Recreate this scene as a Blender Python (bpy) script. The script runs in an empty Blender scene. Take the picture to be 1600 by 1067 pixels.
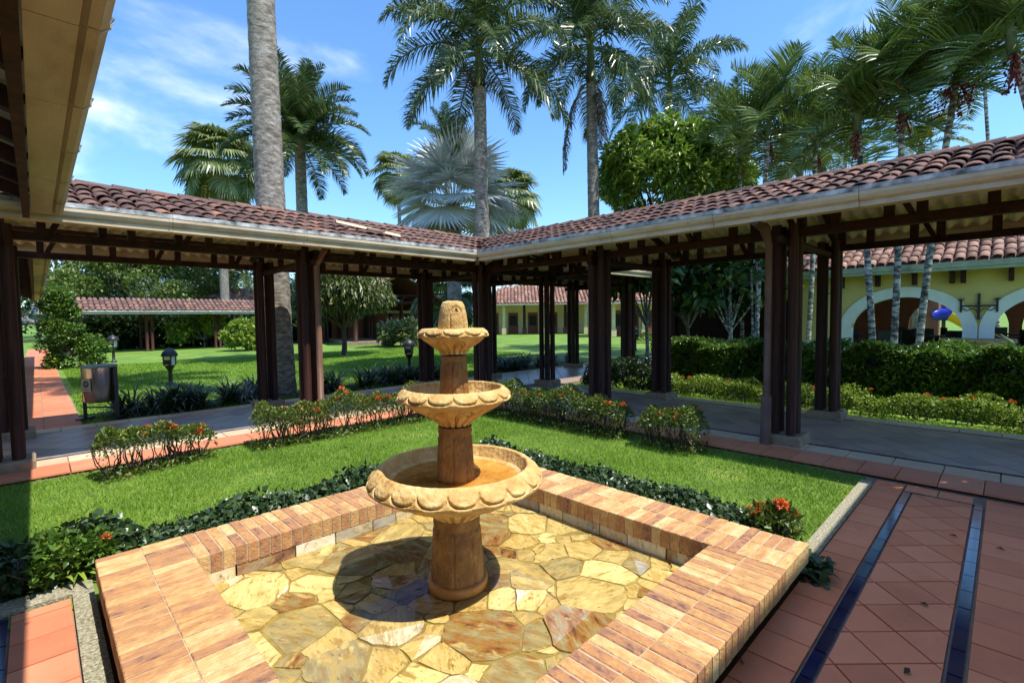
import bpy, math, random
import numpy as np
from mathutils import Vector, Matrix
rnd = random.Random(11); NR = np.random.RandomState(11)
rad = math.radians; PI = math.pi
scn = bpy.context.scene; COL = scn.collection
# ------------------------------------------------------------------ camera, sky, sun, exposure
# X runs along the left gallery (right-back), Y along the right gallery (left-back), Z up; metres
YAW, PITCH, ROLL, FPX, EYE = rad(44.4346), rad(-2.7991), rad(-0.7512), 757.92, 1.6
_w = np.array([math.sin(YAW)*math.cos(PITCH), math.cos(YAW)*math.cos(PITCH), math.sin(PITCH)])
_r0 = np.array([math.cos(YAW), -math.sin(YAW), 0.]); _u0 = np.cross(_r0, _w)
_r = _r0*math.cos(ROLL)+_u0*math.sin(ROLL); _u = -_r0*math.sin(ROLL)+_u0*math.cos(ROLL)
CAMP = np.array([0, 0, EYE])
cd = bpy.data.cameras.new('camera'); cam = bpy.data.objects.new('camera', cd); COL.objects.link(cam)
cam.matrix_world = Matrix(((_r[0], _u[0], -_w[0], 0), (_r[1], _u[1], -_w[1], 0), (_r[2], _u[2], -_w[2], EYE), (0, 0, 0, 1)))
cd.sensor_width = 36; cd.lens = FPX/1600*36; cd.clip_end = 6000; cd.clip_start = .05
scn.camera = cam
SUNV = Vector((.13, -.44, 1)).normalized()
SUN_EL = math.asin(SUNV.z); SUN_ROT = math.atan2(SUNV.x, SUNV.y)
world = bpy.data.worlds.new('World'); scn.world = world; world.use_nodes = True
wn, wl = world.node_tree.nodes, world.node_tree.links; wn.clear()
wo = wn.new('ShaderNodeOutputWorld'); bg = wn.new('ShaderNodeBackground'); sky = wn.new('ShaderNodeTexSky')
sky.sky_type = 'NISHITA'; sky.sun_disc = False; sky.sun_elevation = SUN_EL; sky.sun_rotation = SUN_ROT
sky.air_density = 1.3; sky.dust_density = 0.1; sky.ozone_density = 2.2; sky.altitude = 600
tc = wn.new('ShaderNodeTexCoord'); sep = wn.new('ShaderNodeSeparateXYZ'); wl.new(tc.outputs['Generated'], sep.inputs[0])
def wmath(op, a, b=None, c=None):
    n = wn.new('ShaderNodeMath'); n.operation = op
    for i, v in enumerate((a, b, c)):
        if v is None: continue
        if isinstance(v, (int, float)): n.inputs[i].default_value = v
        else: wl.new(v, n.inputs[i])
    return n.outputs[0]
zc = wmath('MAXIMUM', wmath('ADD', sep.outputs[2], .12), .03)
cmb = wn.new('ShaderNodeCombineXYZ')
wl.new(wmath('DIVIDE', sep.outputs[0], zc), cmb.inputs[0]); wl.new(wmath('DIVIDE', sep.outputs[1], zc), cmb.inputs[1])
cn = wn.new('ShaderNodeTexNoise'); cn.inputs['Scale'].default_value = .75; cn.inputs['Detail'].default_value = 9; cn.inputs['Roughness'].default_value = .56; cn.inputs['Distortion'].default_value = .35
off = wn.new('ShaderNodeVectorMath'); off.operation = 'ADD'; off.inputs[1].default_value = (11.35, 15.0, 14.946)
wl.new(cmb.outputs[0], off.inputs[0]); wl.new(off.outputs[0], cn.inputs['Vector'])
cr = wn.new('ShaderNodeMapRange'); cr.interpolation_type = 'SMOOTHSTEP'; cr.inputs[1].default_value = .56; cr.inputs[2].default_value = .80
wl.new(cn.outputs[0], cr.inputs[0])
mixc = wn.new('ShaderNodeMix'); mixc.data_type = 'RGBA'; mixc.inputs[7].default_value = (8.2, 8.6, 9.2, 1)
tint = wn.new('ShaderNodeMix'); tint.data_type = 'RGBA'; tint.blend_type = 'MULTIPLY'; tint.inputs[0].default_value = 1; tint.inputs[7].default_value = (.68, .96, 1.22, 1)
wl.new(sky.outputs[0], tint.inputs[6])
wl.new(cr.outputs[0], mixc.inputs[0]); wl.new(tint.outputs[2], mixc.inputs[6])
wl.new(mixc.outputs[2], bg.inputs[0]); bg.inputs[1].default_value = .125
wl.new(bg.outputs[0], wo.inputs[0])
sd = bpy.data.lights.new('sun', 'SUN'); sd.energy = 4.0; sd.angle = rad(.53); sd.color = (1, .955, .88)
so = bpy.data.objects.new('sun', sd); COL.objects.link(so); so.rotation_euler = SUNV.to_track_quat('Z', 'Y').to_euler(); so.location = (0, 0, 30)
scn.view_settings.view_transform = 'Standard'; scn.view_settings.look = 'None'; scn.view_settings.exposure = .82; scn.view_settings.gamma = 1
scn.view_settings.use_curve_mapping = False
scn.render.engine = 'CYCLES'; scn.cycles.max_bounces = 6; scn.cycles.transparent_max_bounces = 8
# ------------------------------------------------------------------ pixel helpers (photo pixels, 1600 wide)
def ray(x, y): return _r*(x-800)/FPX-_u*(y-533.5)/FPX+_w
def at(x, y, **k):
    d = ray(x, y); (a, v), = k.items(); i = 'XYZ'.index(a); t = (v-CAMP[i])/d[i]; return CAMP+t*d
def dp(x, y, d): return CAMP+ray(x, y)*d
# ------------------------------------------------------------------ materials
def mat(name, stops, rough=.75, nscale=6, stretch=(1, 1, 1), wn_=1., wr=0., rmode='obj', bump=0., bscale=40, spec=.4, metal=0, trans=0., coat=0., detail=5, off=0., rvar=0., specks=()):
    m = bpy.data.materials.new(name); m.use_nodes = True; nt = m.node_tree; N, L = nt.nodes, nt.links
    b = N['Principled BSDF']; out = N['Material Output']
    def mth(op, a, c):
        n = N.new('ShaderNodeMath'); n.operation = op
        for i, v in enumerate((a, c)):
            if isinstance(v, (int, float)): n.inputs[i].default_value = v
            else: L.new(v, n.inputs[i])
        return n.outputs[0]
    tc = N.new('ShaderNodeTexCoord'); mp = N.new('ShaderNodeMapping'); mp.inputs['Scale'].default_value = stretch
    L.new(tc.outputs['Object'], mp.inputs[0])
    if rmode == 'obj': rs = N.new('ShaderNodeObjectInfo').outputs['Random']
    else:
        at_ = N.new('ShaderNodeAttribute'); at_.attribute_name = 'rnd'; rs = at_.outputs['Fac']
    ad = N.new('ShaderNodeVectorMath'); ad.operation = 'ADD'; L.new(mp.outputs[0], ad.inputs[0])
    if wr > 0: L.new(mth('MULTIPLY', rs, 31.7), ad.inputs[1])
    no = N.new('ShaderNodeTexNoise'); no.inputs['Scale'].default_value = nscale; no.inputs['Detail'].default_value = detail; no.inputs['Roughness'].default_value = .6
    L.new(ad.outputs[0], no.inputs['Vector'])
    # widen the noise contrast round .5
    nf = mth('ADD', mth('MULTIPLY', mth('SUBTRACT', no.outputs[0], .5), 1.9*wn_), .5 if wr == 0 else .5*(1-wr))
    f = nf if wr == 0 else mth('ADD', nf, mth('MULTIPLY', rs, wr))
    if off: f = mth('ADD', f, off)
    rp = N.new('ShaderNodeValToRGB'); e = rp.color_ramp.elements
    while len(e) > 1: e.remove(e[-1])
    for i, (p, c) in enumerate(stops):
        el = e[0] if i == 0 else e.new(p)
        el.position = p; el.color = (*c, 1)
    L.new(f, rp.inputs[0]); colr = rp.outputs[0]
    for sc_, lo, hi, amt, cc in specks:                     # blotches and specks of another colour
        n2 = N.new('ShaderNodeTexNoise'); n2.inputs['Scale'].default_value = sc_; n2.inputs['Detail'].default_value = 7; n2.inputs['Roughness'].default_value = .65; n2.inputs['Distortion'].default_value = .4
        L.new(ad.outputs[0] if sc_ > 3 else tc.outputs['Object'], n2.inputs['Vector']); mr = N.new('ShaderNodeMapRange'); mr.inputs[1].default_value = lo; mr.inputs[2].default_value = hi; mr.inputs[4].default_value = amt; L.new(n2.outputs[0], mr.inputs[0])
        mx = N.new('ShaderNodeMix'); mx.data_type = 'RGBA'; mx.inputs[7].default_value = (*cc, 1); L.new(mr.outputs[0], mx.inputs[0]); L.new(colr, mx.inputs[6]); colr = mx.outputs[2]
    L.new(colr, b.inputs['Base Color'])
    b.inputs['Roughness'].default_value = rough; b.inputs['Specular IOR Level'].default_value = spec; b.inputs['Metallic'].default_value = metal
    if coat: b.inputs['Coat Weight'].default_value = coat; b.inputs['Coat Roughness'].default_value = .15
    if rvar:
        L.new(mth('ADD', mth('MULTIPLY', mth('SUBTRACT', no.outputs[0], .5), rvar), rough), b.inputs['Roughness'])
    if bump:
        nb = N.new('ShaderNodeTexNoise'); nb.inputs['Scale'].default_value = bscale; nb.inputs['Detail'].default_value = 6
        L.new(ad.outputs[0], nb.inputs['Vector'])
        bp = N.new('ShaderNodeBump'); bp.inputs['Strength'].default_value = bump; bp.inputs['Distance'].default_value = .02
        L.new(nb.outputs[0], bp.inputs['Height']); L.new(bp.outputs[0], b.inputs['Normal'])
    if trans:
        t = N.new('ShaderNodeBsdfTranslucent'); mx = N.new('ShaderNodeMixShader'); mx.inputs[0].default_value = trans
        L.new(colr, t.inputs[0]); L.new(b.outputs[0], mx.inputs[1]); L.new(t.outputs[0], mx.inputs[2]); L.new(mx.outputs[0], out.inputs[0])
    return m
def leafmat(name, a, b, c, rough=.42, trans=.3, spec=.5):
    return mat(name, [(0, a), (.5, b), (1, c)], rough=rough, nscale=1.5, wn_=.35, wr=.8, rmode='attr', trans=trans, spec=spec)
MT = {}
MT['brick'] = mat('brick', [(.0, (.12, .065, .05)), (.1, (.22, .11, .07)), (.22, (.36, .175, .085)), (.38, (.42, .205, .08)), (.55, (.50, .28, .105)), (.75, (.58, .39, .165)), (1, (.66, .50, .27))], rough=.8, nscale=15, stretch=(1, 1.8, 1.8), wn_=.6, wr=.6, bump=.45, bscale=45, detail=9, specks=((30, .62, .68, .6, (.12, .06, .045)), (6, .60, .72, .5, (.30, .14, .075)), (2.2, .56, .75, .35, (.26, .17, .10))))
MT['mortar'] = mat('mortar', [(0, (.34, .24, .14)), (1, (.52, .40, .26))], nscale=14, rough=.9, bump=.2)
MT['flag'] = mat('flag', [(0, (.10, .045, .028)), (.07, (.26, .115, .055)), (.16, (.33, .20, .09)), (.24, (.30, .275, .21)), (.33, (.40, .36, .26)), (.42, (.46, .37, .20)), (.55, (.60, .52, .32)), (.68, (.50, .38, .18)), (.8, (.64, .55, .34)), (1, (.74, .68, .49))], rough=.5, nscale=7, stretch=(1, 2.6, 1), wn_=.48, wr=.85, bump=.4, bscale=22, detail=10, spec=.5, specks=((9, .56, .60, .8, (.34, .24, .08)), (22, .60, .66, .75, (.13, .085, .035)), (5, .58, .64, .55, (.72, .66, .46))))
MT['silt'] = mat('silt', [(0, (.20, .16, .065)), (1, (.42, .35, .17))], nscale=14, rough=.8)
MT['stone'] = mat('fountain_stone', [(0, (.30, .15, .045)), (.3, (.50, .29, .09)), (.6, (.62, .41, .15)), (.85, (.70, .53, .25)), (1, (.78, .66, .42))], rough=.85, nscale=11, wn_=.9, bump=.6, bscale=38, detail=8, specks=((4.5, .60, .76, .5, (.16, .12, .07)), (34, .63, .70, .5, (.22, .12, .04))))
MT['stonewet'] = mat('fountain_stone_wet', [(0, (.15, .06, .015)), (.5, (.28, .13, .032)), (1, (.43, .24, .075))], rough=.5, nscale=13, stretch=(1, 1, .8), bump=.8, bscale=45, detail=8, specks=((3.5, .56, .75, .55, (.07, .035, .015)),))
MT['stonering'] = mat('fountain_ring', [(0, (.34, .13, .02)), (1, (.58, .27, .06))], rough=.4, nscale=12, bump=.2)
MT['terra'] = mat('terracotta_tile', [(0, (.58, .185, .085)), (.5, (.76, .25, .115)), (1, (.83, .31, .155))], rough=.5, nscale=5, wn_=.5, wr=.6, bump=.08, bscale=60, spec=.25, rvar=.3, specks=((3.5, .58, .78, .35, (.36, .11, .055)), (40, .66, .72, .4, (.30, .11, .06))))
MT['terrastrip'] = mat('terracotta_strip', [(0, (.48, .155, .075)), (.5, (.60, .21, .105)), (1, (.66, .27, .145))], rough=.6, nscale=4, wn_=.55, wr=.5, bump=.1, specks=((3, .55, .75, .4, (.38, .125, .06)),))
MT['grout'] = mat('grout', [(0, (.20, .15, .12)), (1, (.36, .28, .22))], nscale=12, rough=.9)
MT['blue'] = mat('blue_glazed', [(0, (.006, .008, .035)), (1, (.012, .02, .075))], rough=.09, nscale=12, wn_=.5, wr=.5, spec=.7, coat=.6)
MT['slate'] = mat('walkway_tile', [(0, (.26, .185, .145)), (.4, (.37, .27, .215)), (.75, (.46, .30, .22)), (1, (.27, .245, .24))], rough=.36, nscale=5, wn_=.35, wr=.9, bump=.08, bscale=50)
MT['border'] = mat('border_stone', [(0, (.46, .33, .20)), (1, (.66, .52, .35))], rough=.7, nscale=6, wn_=.5, wr=.5, bump=.1)
MT['pebble'] = mat('pebble_concrete', [(0, (.10, .09, .055)), (.4, (.27, .25, .16)), (.7, (.42, .38, .26)), (1, (.62, .56, .42))], nscale=70, rough=.85, bump=.8, bscale=90, detail=2)
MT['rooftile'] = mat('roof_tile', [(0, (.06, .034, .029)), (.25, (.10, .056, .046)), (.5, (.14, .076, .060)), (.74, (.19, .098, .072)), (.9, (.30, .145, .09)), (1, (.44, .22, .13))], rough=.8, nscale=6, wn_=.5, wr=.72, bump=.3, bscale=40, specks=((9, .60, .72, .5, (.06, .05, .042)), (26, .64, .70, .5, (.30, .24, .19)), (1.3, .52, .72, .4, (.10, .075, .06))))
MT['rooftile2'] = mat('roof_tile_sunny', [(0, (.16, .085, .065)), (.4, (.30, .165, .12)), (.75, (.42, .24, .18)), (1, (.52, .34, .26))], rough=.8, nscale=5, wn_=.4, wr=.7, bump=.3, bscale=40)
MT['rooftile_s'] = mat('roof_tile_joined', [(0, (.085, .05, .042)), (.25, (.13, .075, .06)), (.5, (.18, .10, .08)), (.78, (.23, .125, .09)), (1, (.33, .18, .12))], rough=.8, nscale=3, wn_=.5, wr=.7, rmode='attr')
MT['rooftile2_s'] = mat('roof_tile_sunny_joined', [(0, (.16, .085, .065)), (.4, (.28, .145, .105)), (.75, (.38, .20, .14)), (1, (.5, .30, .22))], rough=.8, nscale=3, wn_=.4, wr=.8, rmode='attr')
MT['rooffar'] = mat('roof_tile_field', [(0, (.10, .042, .03)), (.5, (.22, .10, .07)), (1, (.36, .18, .12))], rough=.85, nscale=5, bump=.3)
MT['underlay'] = mat('roof_underside', [(0, (.66, .53, .34)), (1, (.86, .74, .54))], rough=.85, nscale=5, bump=.1)
MT['gutter'] = mat('gutter', [(0, (.36, .25, .14)), (.45, (.58, .44, .27)), (1, (.68, .55, .37))], rough=.75, nscale=3, stretch=(1, 1, 3), wn_=1.1, bump=.05, specks=((6, .58, .74, .5, (.20, .17, .12)), (1.6, .54, .72, .4, (.34, .30, .22))))
MT['flange'] = mat('gutter_edge', [(0, (.10, .105, .10)), (.4, (.33, .33, .31)), (1, (.68, .67, .63))], rough=.8, nscale=7, wn_=1.6, bump=.2)
MT['gutter2'] = mat('gutter_green', [(0, (.20, .23, .18)), (1, (.40, .43, .35))], rough=.6, nscale=4)
MT['soffit'] = mat('soffit', [(0, (.30, .245, .17)), (.5, (.45, .385, .28)), (1, (.56, .49, .37))], rough=.8, nscale=2.5, stretch=(2, .5, 1), wn_=1.1, bump=.15, bscale=30, specks=((2.5, .58, .74, .4, (.26, .19, .11)),))
MT['wood'] = mat('dark_timber', [(0, (.010, .004, .0025)), (.5, (.042, .0145, .0085)), (1, (.085, .032, .019))], rough=.62, spec=.22, nscale=8, stretch=(5, 5, .5), wn_=1, wr=.3, bump=.15, bscale=20)
MT['woodh'] = mat('dark_beam', [(0, (.010, .004, .0028)), (.5, (.042, .0145, .0085)), (1, (.072, .027, .016))], rough=.65, spec=.2, nscale=8, wn_=1, wr=.3, bump=.15, bscale=20)
MT['plinth'] = mat('plinth', [(0, (.20, .14, .085)), (1, (.40, .29, .19))], rough=.85, nscale=9, bump=.2)
MT['pipe'] = mat('downpipe', [(0, (.10, .045, .028)), (1, (.20, .10, .06))], rough=.5, nscale=5, wr=.4)
MT['lawn'] = mat('lawn_soil', [(0, (.06, .11, .014)), (.5, (.11, .19, .022)), (1, (.22, .27, .05))], rough=.9, nscale=1.7, wn_=1.2, detail=9, bump=.3, bscale=60)
MT['farlawn'] = mat('far_lawn', [(0, (.065, .135, .013)), (.5, (.12, .22, .023)), (1, (.21, .30, .042))], rough=.9, nscale=.9, wn_=1.2, detail=12, bump=.6, bscale=30)
MT['soil'] = mat('soil', [(0, (.03, .02, .012)), (1, (.09, .065, .035))], rough=.95, nscale=9, bump=.6)
MT['grass'] = leafmat('grass_blades', (.10, .20, .018), (.20, .36, .03), (.36, .46, .08), rough=.5, trans=.35, spec=.3)
MT['ixora'] = leafmat('ixora_leaf', (.03, .07, .01), (.10, .17, .02), (.27, .26, .05), rough=.38)
MT['ivy'] = leafmat('ivy_leaf', (.014, .032, .010), (.034, .07, .02), (.10, .15, .05), rough=.34, trans=.12)
MT['hedge'] = leafmat('hedge_leaf', (.03, .07, .01), (.08, .17, .02), (.24, .36, .05), rough=.33)
MT['agap'] = leafmat('strap_leaf', (.016, .034, .010), (.042, .08, .02), (.13, .17, .06), rough=.36)
MT['royal'] = leafmat('royal_frond', (.018, .036, .010), (.048, .084, .02), (.21, .28, .09), rough=.31, trans=.24)
MT['xmas'] = leafmat('young_palm_frond', (.03, .062, .013), (.075, .135, .026), (.2, .28, .06), rough=.33, trans=.3)
MT['yellowpalm'] = leafmat('yellow_frond', (.10, .12, .02), (.22, .23, .04), (.40, .36, .08), rough=.4)
MT['fan'] = leafmat('fan_frond', (.06, .095, .025), (.16, .20, .06), (.34, .37, .15), rough=.36)
MT['silver'] = leafmat('silver_frond', (.34, .38, .36), (.58, .62, .59), (.78, .80, .77), rough=.45, trans=.15)
MT['deadfrond'] = leafmat('dead_frond', (.05, .035, .022), (.12, .085, .05), (.22, .17, .10), rough=.7)
MT['mango'] = leafmat('mango_leaf', (.05, .11, .012), (.15, .26, .03), (.38, .47, .07), rough=.33)
MT['droop'] = leafmat('drooping_leaf', (.03, .05, .012), (.09, .125, .025), (.26, .27, .07), rough=.36)
MT['roundtree'] = leafmat('round_tree_leaf', (.045, .085, .012), (.12, .18, .03), (.25, .30, .06), rough=.45)
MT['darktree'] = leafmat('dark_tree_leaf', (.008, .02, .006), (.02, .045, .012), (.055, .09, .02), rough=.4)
MT['lime'] = leafmat('lime_leaf', (.08, .16, .015), (.20, .31, .03), (.36, .42, .06), rough=.4)
MT['bigleaf'] = leafmat('big_leaf', (.014, .035, .008), (.04, .085, .015), (.11, .18, .03), rough=.28, trans=.25)
MT['flower'] = mat('ixora_flower', [(0, (.45, .05, .012)), (.5, (.68, .12, .025)), (1, (.80, .26, .07))], rough=.6, nscale=3, wn_=.4, wr=.8, rmode='attr', trans=.2)
MT['twig'] = mat('twig', [(0, (.035, .022, .014)), (1, (.13, .09, .06))], rough=.9, nscale=20)
MT['bark'] = mat('palm_bark', [(0, (.07, .058, .045)), (.4, (.20, .17, .135)), (.7, (.32, .28, .23)), (1, (.52, .48, .41))], rough=.9, nscale=3, stretch=(2.5, 2.5, 6), wn_=1.2, bump=.8, bscale=12, detail=8, specks=((2.6, .55, .66, .55, (.46, .44, .39)), (7, .58, .68, .6, (.06, .055, .045))))
MT['bark2'] = mat('pale_bark', [(0, (.03, .028, .022)), (.42, (.14, .125, .10)), (.6, (.38, .36, .30)), (1, (.60, .58, .50))], rough=.9, nscale=6, stretch=(1, 1, 2.4), wn_=1.6, bump=.4, bscale=18, detail=6)
MT['shaft'] = mat('crownshaft', [(0, (.06, .085, .025)), (1, (.15, .19, .06))], rough=.4, nscale=4, stretch=(4, 4, .6))
MT['fruit'] = mat('red_fruit', [(0, (.06, .008, .008)), (1, (.20, .03, .02))], rough=.45, nscale=12, wr=.4)
MT['cream'] = mat('cream_wall', [(0, (.55, .43, .22)), (1, (.70, .58, .34))], rough=.85, nscale=2, bump=.05)
MT['yellow'] = mat('yellow_wall', [(0, (.50, .385, .12)), (1, (.64, .52, .20))], rough=.85, nscale=1.5, wn_=.7, bump=.06, specks=((1.2, .55, .75, .45, (.40, .33, .17)),))
MT['white'] = mat('white_trim', [(0, (.60, .63, .60)), (1, (.78, .80, .77))], rough=.75, nscale=3)
MT['dark'] = mat('dark_void', [(0, (.012, .010, .009)), (1, (.03, .025, .02))], rough=.8, nscale=4)
MT['maroon'] = mat('maroon_wall', [(0, (.16, .05, .03)), (1, (.24, .085, .05))], rough=.8, nscale=3)
MT['iron'] = mat('black_iron', [(0, (.010, .010, .011)), (1, (.03, .03, .032))], rough=.45, nscale=20, spec=.5)
MT['steel'] = mat('brushed_steel', [(0, (.42, .40, .38)), (1, (.66, .64, .61))], rough=.22, nscale=4, stretch=(30, 30, .5), metal=1, wn_=.5)
MT['lamp_glass'] = mat('lamp_glass', [(0, (.62, .64, .64)), (1, (.80, .82, .82))], rough=.25, nscale=3)
MT['paper'] = mat('sign_paper', [(0, (.34, .31, .26)), (1, (.44, .40, .35))], rough=.6, nscale=3)
MT['blueplastic'] = mat('blue_plastic', [(0, (.01, .02, .30)), (1, (.02, .04, .45))], rough=.3, nscale=3)
MT['yellowplastic'] = mat('yellow_plastic', [(0, (.70, .35, .01)), (1, (.80, .45, .03))], rough=.3, nscale=3)
MT['hill'] = mat('hill', [(0, (.07, .12, .20)), (1, (.11, .17, .27))], rough=1, nscale=.01)  # bluish rather than forest green: distance haze put into the colour
# water: clear with a faint yellow tint, mirror-like at grazing angles
def watermat(name, tint):
    m = bpy.data.materials.new(name); m.use_nodes = True; N, L = m.node_tree.nodes, m.node_tree.links; N.remove(N['Principled BSDF'])
    t = N.new('ShaderNodeBsdfTransparent'); t.inputs[0].default_value = (*tint, 1)
    g = N.new('ShaderNodeBsdfGlossy'); g.inputs['Roughness'].default_value = .02
    fr = N.new('ShaderNodeFresnel'); fr.inputs[0].default_value = 1.33
    no = N.new('ShaderNodeTexNoise'); no.inputs['Scale'].default_value = 9; bp = N.new('ShaderNodeBump'); bp.inputs['Strength'].default_value = .04; bp.inputs['Distance'].default_value = .02
    tc = N.new('ShaderNodeTexCoord'); L.new(tc.outputs['Object'], no.inputs['Vector']); L.new(no.outputs[0], bp.inputs['Height'])
    L.new(bp.outputs[0], g.inputs['Normal']); L.new(bp.outputs[0], fr.inputs['Normal'])
    mx = N.new('ShaderNodeMixShader'); L.new(fr.outputs[0], mx.inputs[0]); L.new(t.outputs[0], mx.inputs[1]); L.new(g.outputs[0], mx.inputs[2]); L.new(mx.outputs[0], N['Material Output'].inputs[0])
    return m
MT['water'] = watermat('pool_water', (.90, .84, .64)); MT['bowlwater'] = watermat('bowl_water', (.90, .78, .55))
# ------------------------------------------------------------------ mesh helpers
class MB:
    def __init__(s): s.v = []; s.f = []
    def add(s, v, f):
        o = len(s.v); s.v += [tuple(p) for p in v]; s.f += [tuple(i+o for i in q) for q in f]; return s
    def box(s, c, d, rz=0, mtx=None):
        x, y, z = d[0]/2, d[1]/2, d[2]/2; P = []
        R = mtx if mtx is not None else Matrix.Rotation(rz, 3, 'Z'); c = Vector(c)
        for a in ((-x, -y, -z), (x, -y, -z), (x, y, -z), (-x, y, -z), (-x, -y, z), (x, -y, z), (x, y, z), (-x, y, z)): P.append(c+R@Vector(a))
        return s.add(P, [(0, 3, 2, 1), (4, 5, 6, 7), (0, 1, 5, 4), (1, 2, 6, 5), (2, 3, 7, 6), (3, 0, 4, 7)])
    def cbox(s, d, b):  # box centred at the origin with chamfered top edges (z up)
        x, y, z = d[0]/2, d[1]/2, d[2]/2
        P = [(-x, -y, -z), (x, -y, -z), (x, y, -z), (-x, y, -z), (-x, -y, z-b), (x, -y, z-b), (x, y, z-b), (-x, y, z-b), (-x+b, -y+b, z), (x-b, -y+b, z), (x-b, y-b, z), (-x+b, y-b, z)]
        return s.add(P, [(0, 3, 2, 1), (0, 1, 5, 4), (1, 2, 6, 5), (2, 3, 7, 6), (3, 0, 4, 7), (4, 5, 9, 8), (5, 6, 10, 9), (6, 7, 11, 10), (7, 4, 8, 11), (8, 9, 10, 11)])
    def tube(s, pts, r, n=8, cap=True):
        pts = [Vector(p) for p in pts]; r = r if isinstance(r, (list, tuple)) else [r]*len(pts); V = []; F = []
        for i, p in enumerate(pts):
            t = (pts[min(i+1, len(pts)-1)]-pts[max(i-1, 0)]).normalized()
            a = t.cross(Vector((0, 0, 1))) if abs(t.z) < .95 else t.cross(Vector((1, 0, 0))); a.normalize(); b = t.cross(a)
            V += [p+(a*math.cos(k*2*PI/n)+b*math.sin(k*2*PI/n))*r[i] for k in range(n)]
        for i in range(len(pts)-1):
            for k in range(n): F.append((i*n+k, i*n+(k+1) % n, (i+1)*n+(k+1) % n, (i+1)*n+k))
        if cap: F += [tuple(range(n)), tuple(range((len(pts)-1)*n, len(pts)*n))[::-1]]
        return s.add(V, F)
    def lathe(s, prof, n=24, c=(0, 0, 0)):
        V = []; F = []; m = len(prof)
        for k in range(n):
            a = 2*PI*k/n; V += [(c[0]+r*math.cos(a), c[1]+r*math.sin(a), c[2]+z) for r, z in prof]
        for k in range(n):
            for i in range(m-1): F.append((k*m+i, ((k+1) % n)*m+i, ((k+1) % n)*m+i+1, k*m+i+1))
        return s.add(V, F)
    def prism(s, poly, z0, z1, inset=0):
        n = len(poly); cx = sum(p[0] for p in poly)/n; cy = sum(p[1] for p in poly)/n
        top = [(p[0]+(cx-p[0])*inset, p[1]+(cy-p[1])*inset, z1) for p in poly]
        V = [(p[0], p[1], z0) for p in poly]+top
        return s.add(V, [tuple(range(n, 2*n))]+[(i, (i+1) % n, n+(i+1) % n, n+i) for i in range(n)])
    def extrude(s, prof, a, b, side, up=(0, 0, 1)):  # profile (o,z) swept from a to b; o along 'side'
        a, b, side, up = Vector(a), Vector(b), Vector(side), Vector(up); n = len(prof)
        V = [p+side*o+up*z for p in (a, b) for o, z in prof]
        return s.add(V, [(i, (i+1) % n, n+(i+1) % n, n+i) for i in range(n)]+[tuple(range(n))[::-1], tuple(range(n, 2*n))])
    def mesh(s, name, m, smooth=False):
        me = bpy.data.meshes.new(name); me.from_pydata(s.v, [], s.f); me.materials.append(MT[m] if isinstance(m, str) else m)
        if smooth: me.polygons.foreach_set('use_smooth', [True]*len(me.polygons))
        me.update(); return me
    def build(s, name, m, parent=None, smooth=False, **k): return ob(name, s.mesh(name, m, smooth), parent, **k)
def npmesh(name, V, F, m, att=None, smooth=False):
    V = np.asarray(V, np.float32); F = np.asarray(F, np.int32); me = bpy.data.meshes.new(name); n, k = F.shape
    me.vertices.add(len(V)); me.vertices.foreach_set('co', V.ravel()); me.loops.add(n*k); me.loops.foreach_set('vertex_index', F.ravel())
    me.polygons.add(n); me.polygons.foreach_set('loop_start', np.arange(0, n*k, k, dtype=np.int32)); me.polygons.foreach_set('loop_total', np.full(n, k, np.int32))
    if smooth: me.polygons.foreach_set('use_smooth', np.ones(n, bool))
    me.update(calc_edges=True)
    if att is not None:
        a = me.attributes.new('rnd', 'FLOAT', 'FACE'); a.data.foreach_set('value', np.asarray(att, np.float32))
    me.materials.append(MT[m]); return me
def ob(name, me, parent=None, loc=None, rot=None, mtx=None, kind=None, sc=None):
    o = bpy.data.objects.new(name, me); COL.objects.link(o)
    if parent is not None:
        o.parent = parent
        if 'base' in parent: o.matrix_parent_inverse = Matrix.Translation(-Vector(parent['base']))
    if mtx is not None: o.matrix_basis = mtx
    if loc is not None: o.location = loc
    if rot is not None: o.rotation_euler = rot
    if sc is not None: o.scale = (sc, sc, sc) if isinstance(sc, (int, float)) else sc
    if kind: o['kind'] = kind
    return o
def tag(o, label, cat, group=None):
    o['label'] = label; o['category'] = cat
    if group: o['group'] = group
    return o
def thing(name, label, cat, loc=(0, 0, 0), group=None):
    """Empty at the thing's base; children are given in world coordinates ('base' undoes the offset)."""
    o = bpy.data.objects.new(name, None); COL.objects.link(o); o.location = loc; o.empty_display_size = .1
    o['base'] = [float(c) for c in loc]
    return tag(o, label, cat, group)
def structure(o): o['kind'] = 'structure'; return o
def leaves(P, A, L, W, up=None, fold=.25, curl=0.):
    """P base points, A unit leaf axes, L lengths, W widths -> diamond leaves of two triangles"""
    P = np.asarray(P); n = len(P); A = A/np.linalg.norm(A, axis=1, keepdims=True)
    U = NR.normal(size=(n, 3))*.5+np.array([0, 0, 1.]) if up is None else up
    S = np.cross(A, U); S /= np.linalg.norm(S, axis=1, keepdims=True)+1e-9; Nn = np.cross(S, A)
    L = np.asarray(L)[:, None]; W = np.asarray(W)[:, None]
    mid = P+A*L*.45
    V = np.stack([P, mid+S*W*.5+Nn*W*fold, P+A*L-Nn*L*curl, mid-S*W*.5+Nn*W*fold], 1).reshape(-1, 3)
    i = np.arange(n)*4; F = np.stack([np.stack([i, i+1, i+2], 1), np.stack([i, i+2, i+3], 1)], 1).reshape(-1, 3)
    return V, F, np.repeat(NR.rand(n), 2)
def sphere_dirs(n):
    d = NR.normal(size=(n, 3)); return d/np.linalg.norm(d, axis=1, keepdims=True)
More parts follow.
